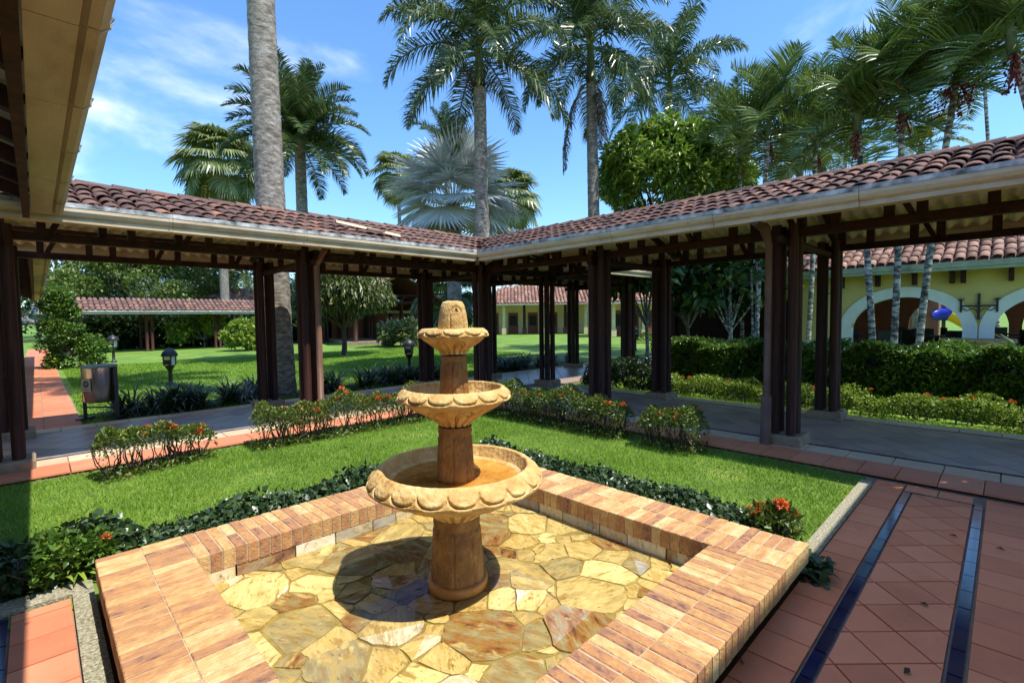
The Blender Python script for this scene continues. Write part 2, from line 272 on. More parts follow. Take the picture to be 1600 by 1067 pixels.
# ================================================================== GROUND AND PAVING
structure(MB().box((0, 0, -.28), (5000, 5000, .5)).build('ground', 'farlawn'))
PX0, PX1, PY0, PY1, RW, PT, PZ = .18, 3.2, .78, 3.63, .42, .25, .055      # pool rim outline, rim width, rim height
m = MB()
for x0, x1, y0, y1 in ((-.6, 5.72, PY1, 6.86), (PX1, 5.72, .92, PY1), (-.6, .0, 3.95, PY1+.001)):
    if y1 > y0: m.add([(x0, y0, 0), (x1, y0, 0), (x1, y1, 0), (x0, y1, 0)], [(0, 1, 2, 3)])
structure(m.build('courtyard_lawn', 'lawn'))
def clip(poly, nx, ny, d):   # keep nx*x+ny*y <= d
    out = []
    for i, p in enumerate(poly):
        q = poly[(i+1) % len(poly)]; a = nx*p[0]+ny*p[1]-d; b = nx*q[0]+ny*q[1]-d
        if a <= 0: out.append(p)
        if a*b < 0: t = a/(a-b); out.append((p[0]+(q[0]-p[0])*t, p[1]+(q[1]-p[1])*t))
    return out
def area(p): return abs(sum(p[i][0]*p[(i+1) % len(p)][1]-p[(i+1) % len(p)][0]*p[i][1] for i in range(len(p))))/2
def infront(x, y, z=0):
    q = np.array([x, y, z])-CAMP; d = q@_w
    if d < .2: return False
    u, v = 800+FPX*(q@_r)/d, 533.5-FPX*(q@_u)/d
    return -60 < u < 1660 and -60 < v < 1130
def tiles(parent, rect, sx, sy, ang, mt, z, name='floor_tile', gap=.006, th=.018, keep=None, cap=300):
    """each tile its own object; tiles outside the picture or past the cap join one 'stuff' part"""
    x0, x1, y0, y1 = rect; cx, cy = (x0+x1)/2, (y0+y1)/2; c, s = math.cos(ang), math.sin(ang)
    R = math.hypot(x1-x0, y1-y0)/2; whole = None; rest = MB(); cells = []
    nx, ny = int(R/sx)+2, int(R/sy)+2
    if ang == 0: ox, oy = x0, y0; rx = range(0, int(math.ceil((x1-x0)/sx-1e-6))); ry = range(0, int(math.ceil((y1-y0)/sy-1e-6)))
    else: ox, oy = cx, cy; rx, ry = range(-nx, nx), range(-ny, ny)
    for i in rx:
        for j in ry:
            g = gap/2; q = [(i*sx+g, j*sy+g), ((i+1)*sx-g, j*sy+g), ((i+1)*sx-g, (j+1)*sy-g), (i*sx+g, (j+1)*sy-g)]
            q = [(ox+a*c-b*s, oy+a*s+b*c) for a, b in q]; n0 = area(q)
            for k in ((1, 0, x1-g), (-1, 0, -x0-g), (0, 1, y1-g), (0, -1, -y0-g)):
                q = clip(q, *k)
                if len(q) < 3: break
            if len(q) < 3 or area(q) < n0*.012: continue
            mx, my = sum(p[0] for p in q)/len(q), sum(p[1] for p in q)/len(q)
            cells.append((math.hypot(mx, my) if infront(mx, my) else 1e6+mx, mx, my, q))
    cells.sort(key=lambda t: t[0])
    for n, (d, mx, my, q) in enumerate(cells):
        if keep is not None and not keep(mx, my): continue
        dz = rnd.uniform(-.0012, .0012)
        if d > 1e5 or n >= cap: rest.prism(q, z-th, z+dz, .01); continue
        MB().prism([(p[0]-mx, p[1]-my) for p in q], -th, 0, .015).build(name, mt, parent, loc=(mx, my, z+dz))
    if rest.v: rest.build(name, mt, parent, kind='stuff')
# right foreground path in the shade of the near roof
path = structure(MB().box((1.9, -.47, -.03), (7.66, 2.93, .04)).build('tiled_path', 'grout'))
tiles(path, (1.2, 5.7, .615, .832), .23, .3, 0, 'terra', .006)
tiles(path, (1.2, 5.46, .553, .607), .23, .06, 0, 'blue', .008, 'glazed_tile', gap=.005)
tiles(path, (1.2, 5.46, .157, .545), .226, .226, PI/4, 'terra', .006)
tiles(path, (1.2, 5.46, .093, .149), .23, .06, 0, 'blue', .008, 'glazed_tile', gap=.005)
tiles(path, (5.468, 5.496, .093, .607), .03, .26, 0, 'blue', .008, 'glazed_tile', gap=.004)
tiles(path, (5.502, 5.7, .157, .607), .2, .225, 0, 'terra', .006)
tiles(path, (1.2, 5.7, -.40, .085), .245, .485, 0, 'terra', .006)
tiles(path, (1.2, 5.7, -.93, -.41), .245, .485, 0, 'terra', .006)
structure(MB().box((4.42, .878, .008), (2.1, .082, .07)).build('pebble_curb', 'pebble'))
# left foreground patch
lp = structure(MB().box((-.75, 1.2, -.03), (1.68, 5.16, .04)).build('left_terrace', 'grout'))
tiles(lp, (-.168, .08, 1.6, 3.775), .25, .26, 0, 'terrastrip', .006)
tiles(lp, (-.23, -.172, 1.6, 3.775), .06, .23, 0, 'blue', .008, 'glazed_tile', gap=.005)
tiles(lp, (-1.55, -.235, 1.6, 3.775), .26, .26, 0, 'terra', .006)
structure(MB().box((.132, 1.35, .0), (.095, 4.87, .05)).box((-.62, 3.87, .0), (1.60, .165, .05)).build('pebble_curb', 'pebble'))
# covered walks: terracotta strip, pale border, blue line, diagonal tiles
wa = structure(MB().box((6.5, 8.7, -.05), (20, 2.64, .14)).build('gallery_walk', 'grout'))
wb = structure(MB().box((7.54, 1.4, -.05), (2.62, 11.9, .14)).build('gallery_walk', 'grout'))
sa = structure(MB().box((2.6, 7.115, -.04), (7.24, .49, .08)).build('terracotta_strip', 'grout'))
tiles(sa, (-1.0, 5.72, 6.88, 7.355), .6, .48, 0, 'terrastrip', .045, gap=.004)
sb = structure(MB().box((5.97, 1.5, -.04), (.49, 11.2, .08)).build('terracotta_strip', 'grout'))
tiles(sb, (5.735, 6.21, -2, 6.86), .48, .3, 0, 'terrastrip', .045, gap=.004)
tiles(wa, (-1, 6.22, 7.40, 7.74), .4, .34, 0, 'border', .036)
tiles(wa, (-1, 14, 9.66, 9.99), .4, .34, 0, 'border', .036)
tiles(wa, (-1, 6.5, 7.75, 7.80), .3, .06, 0, 'blue', .036, 'glazed_tile', gap=.005)
tiles(wa, (-1, 16, 7.81, 9.65), .29, .29, PI/4, 'slate', .036)
tiles(wb, (6.24, 6.57, -2, 7.38), .34, .4, 0, 'border', .036)
tiles(wb, (6.575, 6.625, -2, 7.38), .06, .3, 0, 'blue', .036, 'glazed_tile', gap=.005)
tiles(wb, (6.63, 8.47, -2, 7.38), .29, .29, PI/4, 'slate', .036)
tiles(wb, (8.475, 8.525, -2, 7.38), .06, .3, 0, 'blue', .036, 'glazed_tile', gap=.005)
tiles(wb, (8.53, 8.84, -2, 7.38), .32, .4, 0, 'border', .036)
fp = structure(MB().box((.02, 26.5, -.03), (.9, 33, .06)).build('garden_path', 'grout'))
tiles(fp, (-.42, .46, 10.03, 42.9), .44, .44, 0, 'terrastrip', .008, gap=.008)
# garden walk beyond the gallery's end, in the sun
gw = structure(MB().box((19.5, 8.7, -.02), (6, 2.4, .06)).build('garden_walk', 'grout'))
tiles(gw, (16.5, 22.5, 7.5, 9.9), .5, .4, 0, 'border', .02)
# ================================================================== POOL AND FOUNTAIN
FX, FY = 1.69, 2.2
pool = thing('fountain_pool', 'square brick-rimmed pool with flagstone floor and shallow water round the fountain', 'pool', (FX, FY, 0))
core = MB()
for c, d in (((PX0+.235, (PY0+PY1)/2), (.27, PY1-PY0-.15)), ((PX1-.235, (PY0+PY1)/2), (.27, PY1-PY0-.15))): core.box((*c, .04), (*d, .195))
for c, d in ((((PX0+PX1)/2, PY0+.235), (PX1-PX0-.6, .27)), (((PX0+PX1)/2, PY1-.235), (PX1-PX0-.6, .27))): core.box((*c, .04), (*d, .195))
core.build('rim_core', 'plinth', pool)  # darker than the mortar: shade under the overhanging bricks put into the colour
MB().box(((PX0+PX1)/2, (PY0+PY1)/2, -.022), (PX1-PX0, PY1-PY0, .028)).build('footing', 'soil', pool)  # dark slab added for the shaded gap round the foot of the rim
bed = MB(); bed.box(((PX0+PX1)/2, (PY0+PY1)/2, .19), (.01, .01, .01))
for x0, x1, y0, y1 in ((PX0+.006, PX0+RW-.006, PY0+.006, PY1-.006), (PX1-RW+.006, PX1-.006, PY0+.006, PY1-.006), (PX0+RW, PX1-RW, PY0+.006, PY0+RW-.006), (PX0+RW, PX1-RW, PY1-RW+.006, PY1-.006)):
    bed.box(((x0+x1)/2, (y0+y1)/2, .192), (x1-x0, y1-y0, .106))
bed.build('mortar_bed', 'mortar', pool)
bl, bw, bh = .2055, .0585, .115
bms = [MB().cbox((bl+rnd.uniform(-.003, .002), bw+rnd.uniform(-.002, .0015), bh), .004).mesh('brick', 'brick') for _ in range(4)]
restb = []; cnt = 0; step = .0648
spots = []
n = int((PY1-PY0)/step)
for k in range(n):
    y = PY0+(k+.5)*(PY1-PY0)/n
    for x in (PX0+.105, PX0+.315, PX1-.315, PX1-.105): spots.append((x, y, 0))
n = int((PX1-PX0-2*RW)/step)
for k in range(n):
    x = PX0+RW+(k+.5)*(PX1-PX0-2*RW)/n
    for y in (PY0+.105, PY0+.315, PY1-.315, PY1-.105): spots.append((x, y, PI/2))
spots.sort(key=lambda s: (0 if infront(s[0], s[1], PT) else 1, math.hypot(s[0], s[1])))
rb = MB()
for i, (x, y, a) in enumerate(spots):
    z = PT-bh/2+rnd.uniform(-.002, .002)
    if i < 300: ob('brick', bms[i % 4], pool, loc=(x, y, z), rot=(rnd.uniform(-.006, .006), rnd.uniform(-.006, .006), a+rnd.choice((0, PI))+rnd.uniform(-.008, .008)))
    else: rb.box((x, y, z), (bl, bw, bh), a)
if rb.v: rb.build('brick', 'brick', pool, kind='stuff')
# stones of the inner wall below the bricks
ix0, ix1, iy0, iy1 = PX0+RW-.02, PX1-RW+.02, PY0+RW-.02, PY1-RW+.02
for side in range(4):
    L = (iy1-iy0) if side < 2 else (ix1-ix0); p = 0
    while p < L-.05:
        w = min(rnd.uniform(.18, .42), L-p); c = p+w/2
        if side < 2: P = ((ix0 if side == 0 else ix1), iy0+c, .06); D = (.03, w-.008, .145)
        else: P = (ix0+c, (iy0 if side == 2 else iy1), .06); D = (w-.008, .03, .145)
        me = MB().box((0, 0, 0), D).mesh('wall_stone', 'flag'); ob('wall_stone', me, pool, loc=(P[0]+rnd.uniform(-.004, .004), P[1]+rnd.uniform(-.004, .004), P[2])); p += w
MB().box(((ix0+ix1)/2, (iy0+iy1)/2, -.0295+PZ), (ix1-ix0, iy1-iy0, .05)).build('pool_bed', 'silt', pool)
pts = []
while len(pts) < 175:
    p = (rnd.uniform(ix0, ix1), rnd.uniform(iy0, iy1)); r = rnd.choice((.03, .05, .08, .11, .15, .19))
    if all(math.hypot(p[0]-q[0], p[1]-q[1]) > .62*(r+q[2])*.9 for q in pts) or rnd.random() < .02: pts.append((p[0], p[1], r))
for i, (x, y, r) in enumerate(pts):
    q = [(ix0, iy0), (ix1, iy0), (ix1, iy1), (ix0, iy1)]; gap = rnd.uniform(.002, .007)
    for j, (a, b, s) in enumerate(pts):
        if j == i: continue
        dx, dy = a-x, b-y; d = math.hypot(dx, dy); nx, ny = dx/d, dy/d
        q = clip(q, nx, ny, nx*x+ny*y+(d*d+r*r-s*s)/(2*d)-gap)
        if len(q) < 3: break
    if len(q) < 3 or area(q) < .0015: continue
    Q = []
    for k, p in enumerate(q):
        n = q[(k+1) % len(q)]; e = math.hypot(n[0]-p[0], n[1]-p[1])
        for t in ((0,) if e < .05 else (0, .35, .7)):
            j = min(.007, e*.1); Q.append((p[0]+(n[0]-p[0])*t+rnd.uniform(-j, j)-x, p[1]+(n[1]-p[1])*t+rnd.uniform(-j, j)-y))
    a = rnd.uniform(0, 2*PI); c, s = math.cos(-a), math.sin(-a)
    Q = [(u*c-v*s, u*s+v*c) for u, v in Q]
    MB().prism(Q, -.02, 0, .012).build('flagstone', 'flag', pool, loc=(x, y, PZ+rnd.choice((-.003, -.001, .001, .002, .004, .006))), rot=(rnd.uniform(-.018, .018), rnd.uniform(-.018, .018), a))
MB().add([(ix0, iy0, PZ+.0065), (ix1, iy0, PZ+.0065), (ix1, iy1, PZ+.0065), (ix0, iy1, PZ+.0065)], [(0, 1, 2, 3)]).build('water', 'water', pool)
# fountain: turned bowls with carved scallops and arches
ft = thing('fountain', 'three-tiered sandstone fountain with scalloped bowls standing in the brick pool', 'fountain', (FX, FY, 0))
def sstep(x, a, b): t = np.clip((x-a)/(b-a), 0, 1); return t*t*(3-2*t)
def carved(name, prof, m, nseg, disp, c=(FX, FY), parent=ft, dens=.006):
    P = [np.array(prof[0], float)]                       # resample the profile finely
    for a, b in zip(prof[:-1], prof[1:]):
        a, b = np.array(a, float), np.array(b, float); k = max(1, int(np.linalg.norm(b-a)/dens))
        P += [a+(b-a)*(i+1)/k for i in range(k)]
    P = np.array(P); T = np.gradient(P, axis=0); T /= np.linalg.norm(T, axis=1, keepdims=True)+1e-9; Nn = np.stack([T[:, 1], -T[:, 0]], 1)
    th = np.linspace(0, 2*PI, nseg, endpoint=False); TH, I = np.meshgrid(th, np.arange(len(P)), indexing='ij')
    r, z = P[I][..., 0], P[I][..., 1]; d = disp(TH, r, z, I/len(P)); r2 = np.maximum(r+Nn[I][..., 0]*d, 0); z2 = z+Nn[I][..., 1]*d
    V = np.stack([c[0]+r2*np.cos(TH), c[1]+r2*np.sin(TH), z2], -1).reshape(-1, 3); mI = len(P)
    k, i = np.meshgrid(np.arange(nseg), np.arange(mI-1), indexing='ij'); k2 = (k+1) % nseg
    F = np.stack([k*mI+i, k2*mI+i, k2*mI+i+1, k*mI+i+1], -1).reshape(-1, 4)
    return ob(name, npmesh(name, V, F, m, smooth=True), parent)
def groove(d, w, depth): return -depth*np.exp(-(d/w)**2)
def rough(TH, z, k=.0022): return k*(np.sin(TH*23+z*90)*np.sin(z*140+TH*7)+.6*np.sin(TH*57-z*60))
def bowl(R, zr, zb, rb, rim_h, nsc, narch, m='stone'):
    zi = zr-.085 if R > .3 else zr-.05
    prof = [(0.02, zi-.006), (R*.55, zi-.004), (R*.70, zi+.006), (R*.76, zi+.02), (R*.805, zr-.018), (R*.815, zr-.003), (R*.835, zr+.004), (R*.86, zr+.001), (R*.905, zr-rim_h*.14), (R*.95, zr-rim_h*.32), (R*.985, zr-rim_h*.55), (R*1.0, zr-rim_h*.74), (R*.99, zr-rim_h*.9), (R*.955, zr-rim_h*1.0), (R*.88, zr-rim_h*1.06),
            (R*.76, zr-rim_h*1.25-.1*(zr-zb)), (rb*1.0+.30*(R-rb), zr-.72*(zr-zb)), (rb+.06*(R-rb), zb+.02), (rb, zb), (rb*.5, zb)]
    zt = zr-rim_h
    def disp(TH, r, z, I):
        u = (TH*nsc/(2*PI)) % 1; sc = np.abs(np.sin(PI*u)); outer = (r > R*.855) & (z < zr+.01) & (I > .25)
        h = (zr-z)/rim_h                                   # 0 at the lip .. 1 at the rim's lower edge
        edge = .16+.56*np.sqrt(np.clip(1-(2*u-1)**2, 0, 1))
        d = (h-edge)*rim_h
        g = np.where(outer, groove(d, .0062*(R/.5)**.4, .020), 0)+np.where(outer & (h > edge), -.002, 0)
        under = (I > .25) & (z < zt-.01)
        hh = np.clip((zt-z)/(zt-zb), 0, 1); ua = ((TH*narch/(2*PI)) % 1)*2-1; span = 1.05*(zt-zb)
        for rr in (.62, .40):
            top = .26+(.62-rr)*.7; e = np.sqrt((ua/rr)**2+np.where(hh > .62, 0, ((.62-hh)/(.62-top))**2))
            g = g+np.where(under, groove((e-1)*.07, .0075, .016), 0)
        return -(g+rough(TH, z, .0007))
    carved('bowl', prof, m, 640 if R > .3 else 420, disp, dens=.0042)
def column(z0, z1, r0, r1, m, nface=8):
    H = z1-z0
    prof = [(r0*1.02, z0), (r0, z0+.02), (r1+(r0-r1)*.25, z1-H*.2), (r1, z1-H*.16), (r1*1.02, z1-H*.13), (r1*1.02, z1)]
    def disp(TH, r, z, I):
        u = (TH*nface/(2*PI)) % 1; g = groove((np.abs(u-.5)-.5)*2*PI*r/nface, .005, .007)
        arch = np.where(z > z1-H*.16, 0, 1)
        return g*arch+groove(z-(z1-H*.15), .004, .006)+rough(TH, z, .0009)
    carved('pedestal', prof, m, 160, disp, dens=.008)
bowl(.205, 1.54, 1.40, .075, .045, 10, 8); bowl(.328, 1.208, .995, .09, .068, 14, 8); bowl(.500, .768, .475, .135, .105, 19, 10)
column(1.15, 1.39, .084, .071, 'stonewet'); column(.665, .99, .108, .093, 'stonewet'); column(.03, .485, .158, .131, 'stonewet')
MB().lathe([(0, -.02), (.172, -.02), (.174, .05), (.166, .062), (.1, .064)], 48, (FX, FY, .05)).build('base_ring', 'stonering', ft, True)
prs = [(.083, 1.50), (.085, 1.53), (.082, 1.58), (.075, 1.63), (.066, 1.67), (.055, 1.692), (.03, 1.698), (0.001, 1.698)]
face = math.atan2(-FY, -FX)+.30
def findisp(TH, r, z, I):
    a = (TH-face+PI) % (2*PI)-PI; x = a*.08; zz = z-1.615
    e = np.where(zz > 0, np.hypot(x/.040, zz/.05), np.abs(x)/.040)
    g = groove((e-1)*.04, .005, .008)+np.where(np.hypot(x/.009, (z-1.645)/.012) < 1, -.02, 0)
    return g+rough(TH, z, .0012)
carved('finial', prs, 'stone', 200, findisp, dens=.005)
for R, z in ((.368, .692), (.24, 1.134)):
    MB().lathe([(R, z), (.09, z)], 64, (FX, FY, 0)).build('bowl_water', 'bowlwater', ft)
# ================================================================== ROOFED GALLERIES
EZ, RZ = 2.765, 3.355                                             # eave and ridge height
CS, ROW = .16, .39                                             # tile column spacing, row exposure
def tile_mesh(mt, w0=.086, w1=.070, L=.48, n=6):
    m = MB(); V = []
    for y, w, lift in ((0, w0, .022), (L, w1, .0)):
        for t in (0, .014):
            for k in range(n+1):
                a = PI*k/n; V.append(((w-t)*math.cos(a), y, lift+(w-t)*.66*math.sin(a)))
    q = n+1; F = []
    for k in range(n):
        F += [(k, k+1, 2*q+k+1, 2*q+k), (q+k+1, q+k, 3*q+k, 3*q+k+1), (k+1, k, q+k, q+k+1)]
    return m.add(V, F).mesh('roof_tile', mt, True)
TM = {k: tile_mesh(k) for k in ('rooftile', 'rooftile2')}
def slope(parent, ea, eb, ra, rb, mt='rooftile', tiles_='obj', keep=None, cs=CS, row=ROW, under='underlay', cap=300, name='roof_slope', ts=1.0, top='rooffar', th=.02):
    """one pitch of a roof: wavy pan sheet with its underside; barrel tiles laid in columns"""
    ea, eb, ra, rb = (Vector(p) for p in (ea, eb, ra, rb)); e = (eb-ea).normalized(); Ln = (eb-ea).length
    sa, sb = (ra-ea).dot(e), (rb-ea).dot(e); g = (ra-ea)-e*sa; H = g.length; g.normalize(); nrm = e.cross(g)
    if nrm.z < 0: nrm = -nrm
    smin, smax = min(0, sa), max(Ln, sb)
    def trange(s):
        t0, t1 = 0., 1.
        if sa < 0 and s < 0: t0 = max(t0, s/sa)
        if sa > 0 and s < sa: t1 = min(t1, s/sa)
        if sb > Ln and s > Ln: t0 = max(t0, (s-Ln)/(sb-Ln))
        if sb < Ln and s > sb: t1 = min(t1, (Ln-s)/(Ln-sb))
        return t0, t1
    N = int((smax-smin)/cs*8)+1; rows = []
    for k in range(N+1):
        s = smin+(smax-smin)*k/N; t0, t1 = trange(s); w = .028*math.cos(2*PI*s/cs)
        rows.append([ea+e*s+g*(H*t)+nrm*(w+o) for o in (0, -th) for t in (t0, t1)])
    sh = MB(); un = MB()
    for a, b in zip(rows[:-1], rows[1:]):
        sh.add([a[0], b[0], b[1], a[1]], [(0, 1, 2, 3)]); un.add([a[2], a[3], b[3], b[2]], [(0, 1, 2, 3)])
    rf = sh.build(name, top, parent, True); un.build('underside', under, rf, True)
    M3 = Matrix((e, g, nrm)).transposed().to_4x4(); cells = []
    for c in range(int(smin/cs)-1, int(smax/cs)+2):
        s = c*cs
        if s < smin+.02 or s > smax-.02: continue
        t0, t1 = trange(s); r = 0
        while r*row < H-.08:
            y = r*row
            if y >= t0*H-.03 and y+.26 <= t1*H+.16: cells.append((s, y))
            r += 1
    cells = [(s, y, ea+e*s+g*y+nrm*.016) for s, y in cells]
    cells.sort(key=lambda q: (0 if keep is None or keep(q[2]) else 1, (q[2]-Vector(CAMP)).length)); rest = []
    for i, (s, y, p) in enumerate(cells):
        mt_ = Matrix.Translation(p+e*rnd.uniform(-.009, .009)-g*(rnd.uniform(0, .02) if rnd.random() > .06 else rnd.uniform(.03, .08)*(y > .1))+nrm*rnd.uniform(0, .008))@M3@Matrix.Rotation(rnd.uniform(-.05, .05), 4, 'Z')@Matrix.Scale(ts, 4)
        if tiles_ == 'obj' and i < cap and (keep is None or keep(p)): ob('roof_tile', TM[mt], rf, mtx=mt_)
        else: rest.append(mt_)
    if rest and tiles_ != 'none':
        src = TM[mt]; v0 = np.array([v.co for v in src.vertices]); f0 = np.array([list(p.vertices) for p in src.polygons]); VV = []; FF = []
        for i, mm in enumerate(rest):
            A = np.array(mm); VV.append(v0@A[:3, :3].T+A[:3, 3]); FF.append(f0+i*len(v0))
        ob('roof_tile', npmesh('roof_tile', np.concatenate(VV), np.concatenate(FF), mt+'_s', np.repeat(NR.rand(len(rest)), len(f0)), smooth=True), rf, kind='stuff')
    return rf
GPROF = [(-.005, 0), (.010, -.025), (.012, -.06), (-.004, -.095), (-.035, -.118), (-.026, -.124), (-.026, -.168), (-.16, -.17), (-.16, -.06), (-.14, 0)]
def gutter(parent, a, b, out, z=2.80, seg=1.5, mt='gutter', fl='flange'):
    a, b = Vector((*a, z)), Vector((*b, z)); d = (b-a); L = d.length; d.normalize(); o = Vector((*out, 0)); n = max(1, round(L/seg))
    for k in range(n):
        p, q = a+d*(L*k/n+.002), a+d*(L*(k+1)/n-.002)
        g = MB().extrude(GPROF, p, q, o).build('gutter_section', mt, parent)
        MB().extrude([(.014, -.022), (.014, .026), (-.05, .03), (-.05, .002)], p+Vector((0, 0, .002)), q+Vector((0, 0, .002)), o).build('gutter_lip', fl, g)
        MB().extrude([(u+.005, v) for u, v in GPROF[1:7]]+[(-.04, -.165), (-.05, -.118), (-.02, -.09), (-.004, -.03)], q-d*.028, q-d*.002, o).build('joint_band', mt, g)
def ridge(parent, a, b, mt='rooftile', r=.1):
    a, b = Vector(a), Vector(b); d = (b-a); L = d.length; d.normalize(); s = d.cross(Vector((0, 0, 1))); n = int(L/.36)
    V = []; q = 7; 
    m = MB()
    for y, w, l in ((0, r, .012), (.42, r*.86, 0)):
        V += [(w*math.cos(PI*k/6), y, l+w*.7*math.sin(PI*k/6)) for k in range(q)]
    m.add(V, [(k, k+1, q+k+1, q+k) for k in range(6)]); me = m.mesh('ridge_tile', mt, True)
    M3 = Matrix((s, d, Vector((0, 0, 1)))).transposed().to_4x4()
    MB().box((a+b)/2-Vector((0, 0, .03)), (abs(d.x)*L+.12*abs(d.y), abs(d.y)*L+.12*abs(d.x), .11)).build('ridge_mortar', 'rooffar', parent)
    for k in range(n): ob('ridge_tile', me, parent, mtx=Matrix.Translation(a+d*(k*L/n)+Vector((0, 0, .01)))@M3)
polem = MB().tube([(0, 0, 0), (0, 0, 1)], .056, 12).mesh('pole', 'wood', True)
plm = MB().cbox((.44, .44, .13), .02).mesh('plinth', 'plinth')
boltm = MB().tube([(-.16, 0, 0), (.16, 0, 0)], .009, 6).mesh('bolt', 'iron')
def post(parent, x, y, top=2.66, n=4):
    ob('plinth', plm, parent, loc=(x, y, .085))
    for dx, dy in ((-.09, -.09), (.09, -.09), (-.09, .09), (.09, .09))[:n]:
        ob('pole', polem, parent, loc=(x+dx, y+dy, .13), rot=(0, 0, rnd.uniform(0, 6)), sc=(1, 1, top-.13))
    for z in (1.05, 1.9): ob('bolt', boltm, parent, loc=(x-.02, y, z), rot=(0, 0, rnd.choice((PI/4, -PI/4))))
beam_cache = {}
def bar(parent, a, b, w=.085, h=.11, name='beam', mt='woodh'):
    a, b = Vector(a), Vector(b); d = b-a; L = d.length; key = (round(L, 3), w, h, mt)
    if key not in beam_cache: beam_cache[key] = MB().box((L/2, 0, 0), (L, w, h)).mesh(name, mt)
    X = d.normalized(); Y = Vector((0, 0, 1)).cross(X)
    if Y.length < .01: Y = Vector((0, 1, 0))
    Y.normalize(); Z = X.cross(Y)
    return ob(name, beam_cache[key], parent, mtx=Matrix.Translation(a)@Matrix((X, Y, Z)).transposed().to_4x4())
def rbar(parent, a, b, r=.05, name='beam'):
    return MB().tube([a, b], r, 8).build(name, 'woodh', parent, True)
def frame(parent, axis, c, s0, s1, posts, eave, mid, far, studstep=.42, extra=True):
    """timber frame of a gallery along 'axis' (0 = X, 1 = Y): two post lines at c[0], c[1]; rafters from both eaves to the ridge"""
    def P(s, t, z): return (s, t, z) if axis == 0 else (t, s, z)
    rz = lambda t: EZ-.055+(RZ-EZ)*(1-abs(t-mid)/abs(eave-mid))
    for t in c:
        bar(parent, P(s0, t, 2.555), P(s1, t, 2.555), .11, .088); zt = rz(t)-.055
        bar(parent, P(s0, t, zt), P(s1, t, zt), .10, .055, 'top_chord')
        k = 0; s = s0+.15; hh = zt-.027-2.602
        while s < s1-.1:
            bar(parent, P(s, t, 2.602), P(s, t, 2.602+hh), .09, .075, 'stud')
            if k % 3 == 1: bar(parent, P(s+.07, t, 2.602), P(s+.20, t, 2.602+hh), .07, .055, 'brace')
            s += (.34, .52, .27, .48)[k % 4]; k += 1
    bar(parent, P(s0, mid, RZ-.12), P(s1, mid, RZ-.12), .08, .12, 'ridge_beam')
    for s in list(posts):
        for t in (eave, far): bar(parent, P(s, t+(.17 if t < mid else -.17), rz(t)-.015+.17*(RZ-EZ)/abs(eave-mid)), P(s, mid, rz(mid)-.015), .08, .09, 'rafter')
    for s in posts:
        if extra: rbar(parent, P(s, c[0]-.28, 2.47), P(s, c[1]+.28, 2.47), .055, 'tie_beam')
inview = lambda p: infront(p.x, p.y, p.z)
EXI, EXO, RX = 5.77, 9.24, 7.5; EYI, EYO, RY = 6.75, 10.25, 8.5; NY, NYR, NYO = -.42, -2.15, -3.9
ga = thing('covered_gallery', 'covered gallery with clay tile roof running along the left behind the orange-flowered hedges', 'gallery', (3, 8.5, .02))
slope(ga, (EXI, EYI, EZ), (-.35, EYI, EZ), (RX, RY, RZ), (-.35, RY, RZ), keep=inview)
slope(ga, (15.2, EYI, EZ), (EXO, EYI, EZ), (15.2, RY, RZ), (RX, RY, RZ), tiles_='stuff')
slope(ga, (-.35, EYO, EZ), (15.2, EYO, EZ), (-.35, RY, RZ), (15.2, RY, RZ), tiles_='none')
ridge(ga, (-.3, RY, RZ+.02), (7.5, RY, RZ+.02)); gutter(ga, (-.35, EYI-.03), (EXI-.03, EYI-.03), (0, -1)); gutter(ga, (EXO, EYI-.03), (15.2, EYI-.03), (0, -1), seg=3); gutter(ga, (15.2, EYO+.03), (-.35, EYO+.03), (0, 1), seg=3)
for x in (-.28, 3.0, 6.5, 8.5, 12.0, 15.0):
    for y in (7.5, 9.5): post(ga, x, y)
frame(ga, 0, (7.5, 9.5), -.4, 15.2, (-.28, 3.0, 6.5, 8.5, 12.0, 15.0), EYI, RY, EYO)
# a pale broken tile lying loose over the gutter
MB().extrude([(-.07, 0), (-.04, .035), (.04, .035), (.07, 0), (.05, -.01), (0, .018), (-.05, -.01)], (3.35, 7.25, 3.10), (4.25, 6.90, 2.93), (.2, .95, .25)).build('loose_tile', 'border', ga)
MB().extrude([(-.06, 0), (-.04, .03), (.04, .03), (.06, 0), (.04, .01), (-.04, .01)], (3.75, 7.02, 3.0), (4.5, 6.93, 2.94), (.1, .97, .2)).build('loose_tile', 'rooftile', ga)
gb = thing('covered_gallery', 'covered gallery with clay tile roof running along the right beside the tall hedge', 'gallery', (7.5, 3, .02))
slope(gb, (EXI, NY, EZ), (EXI, EYI, EZ), (RX, NYR, RZ), (RX, RY, RZ), keep=inview)
slope(gb, (EXO, EYI, EZ), (EXO, NYO, EZ), (RX, RY, RZ), (RX, NYR, RZ), tiles_='none')
ridge(gb, (RX, NYR, RZ+.02), (RX, RY, RZ+.02)); gutter(gb, (EXI-.03, EYI-.03), (EXI-.03, NY+.03), (-1, 0)); gutter(gb, (EXO+.03, NYO), (EXO+.03, EYI-.03), (1, 0), seg=3)
for y in (4.6, 1.87, -.95):
    for x in (6.5, 8.5): post(gb, x, y)
frame(gb, 1, (6.5, 8.5), -3.6, 7.3, (4.6, 1.87, -.95), EXI, RX, EXO)
MB().tube([(6.22, 2.0, .02), (6.22, 2.0, .62), (6.24, 2.0, .66)], [.06, .06, .05], 12).build('downpipe_boot', 'pipe', gb, True)
MB().tube([(6.24, 2.0, .6), (6.26, 2.0, 2.42), (6.1, 2.0, 2.6), (5.78, 2.0, 2.66)], [.04, .04, .06, .065], 12).build('downpipe', 'pipe', gb, True)
MB().tube([(3.05, 7.28, .03), (3.05, 7.28, 2.42), (3.05, 6.95, 2.64)], [.045, .045, .05], 12).build('downpipe', 'pipe', ga, True)
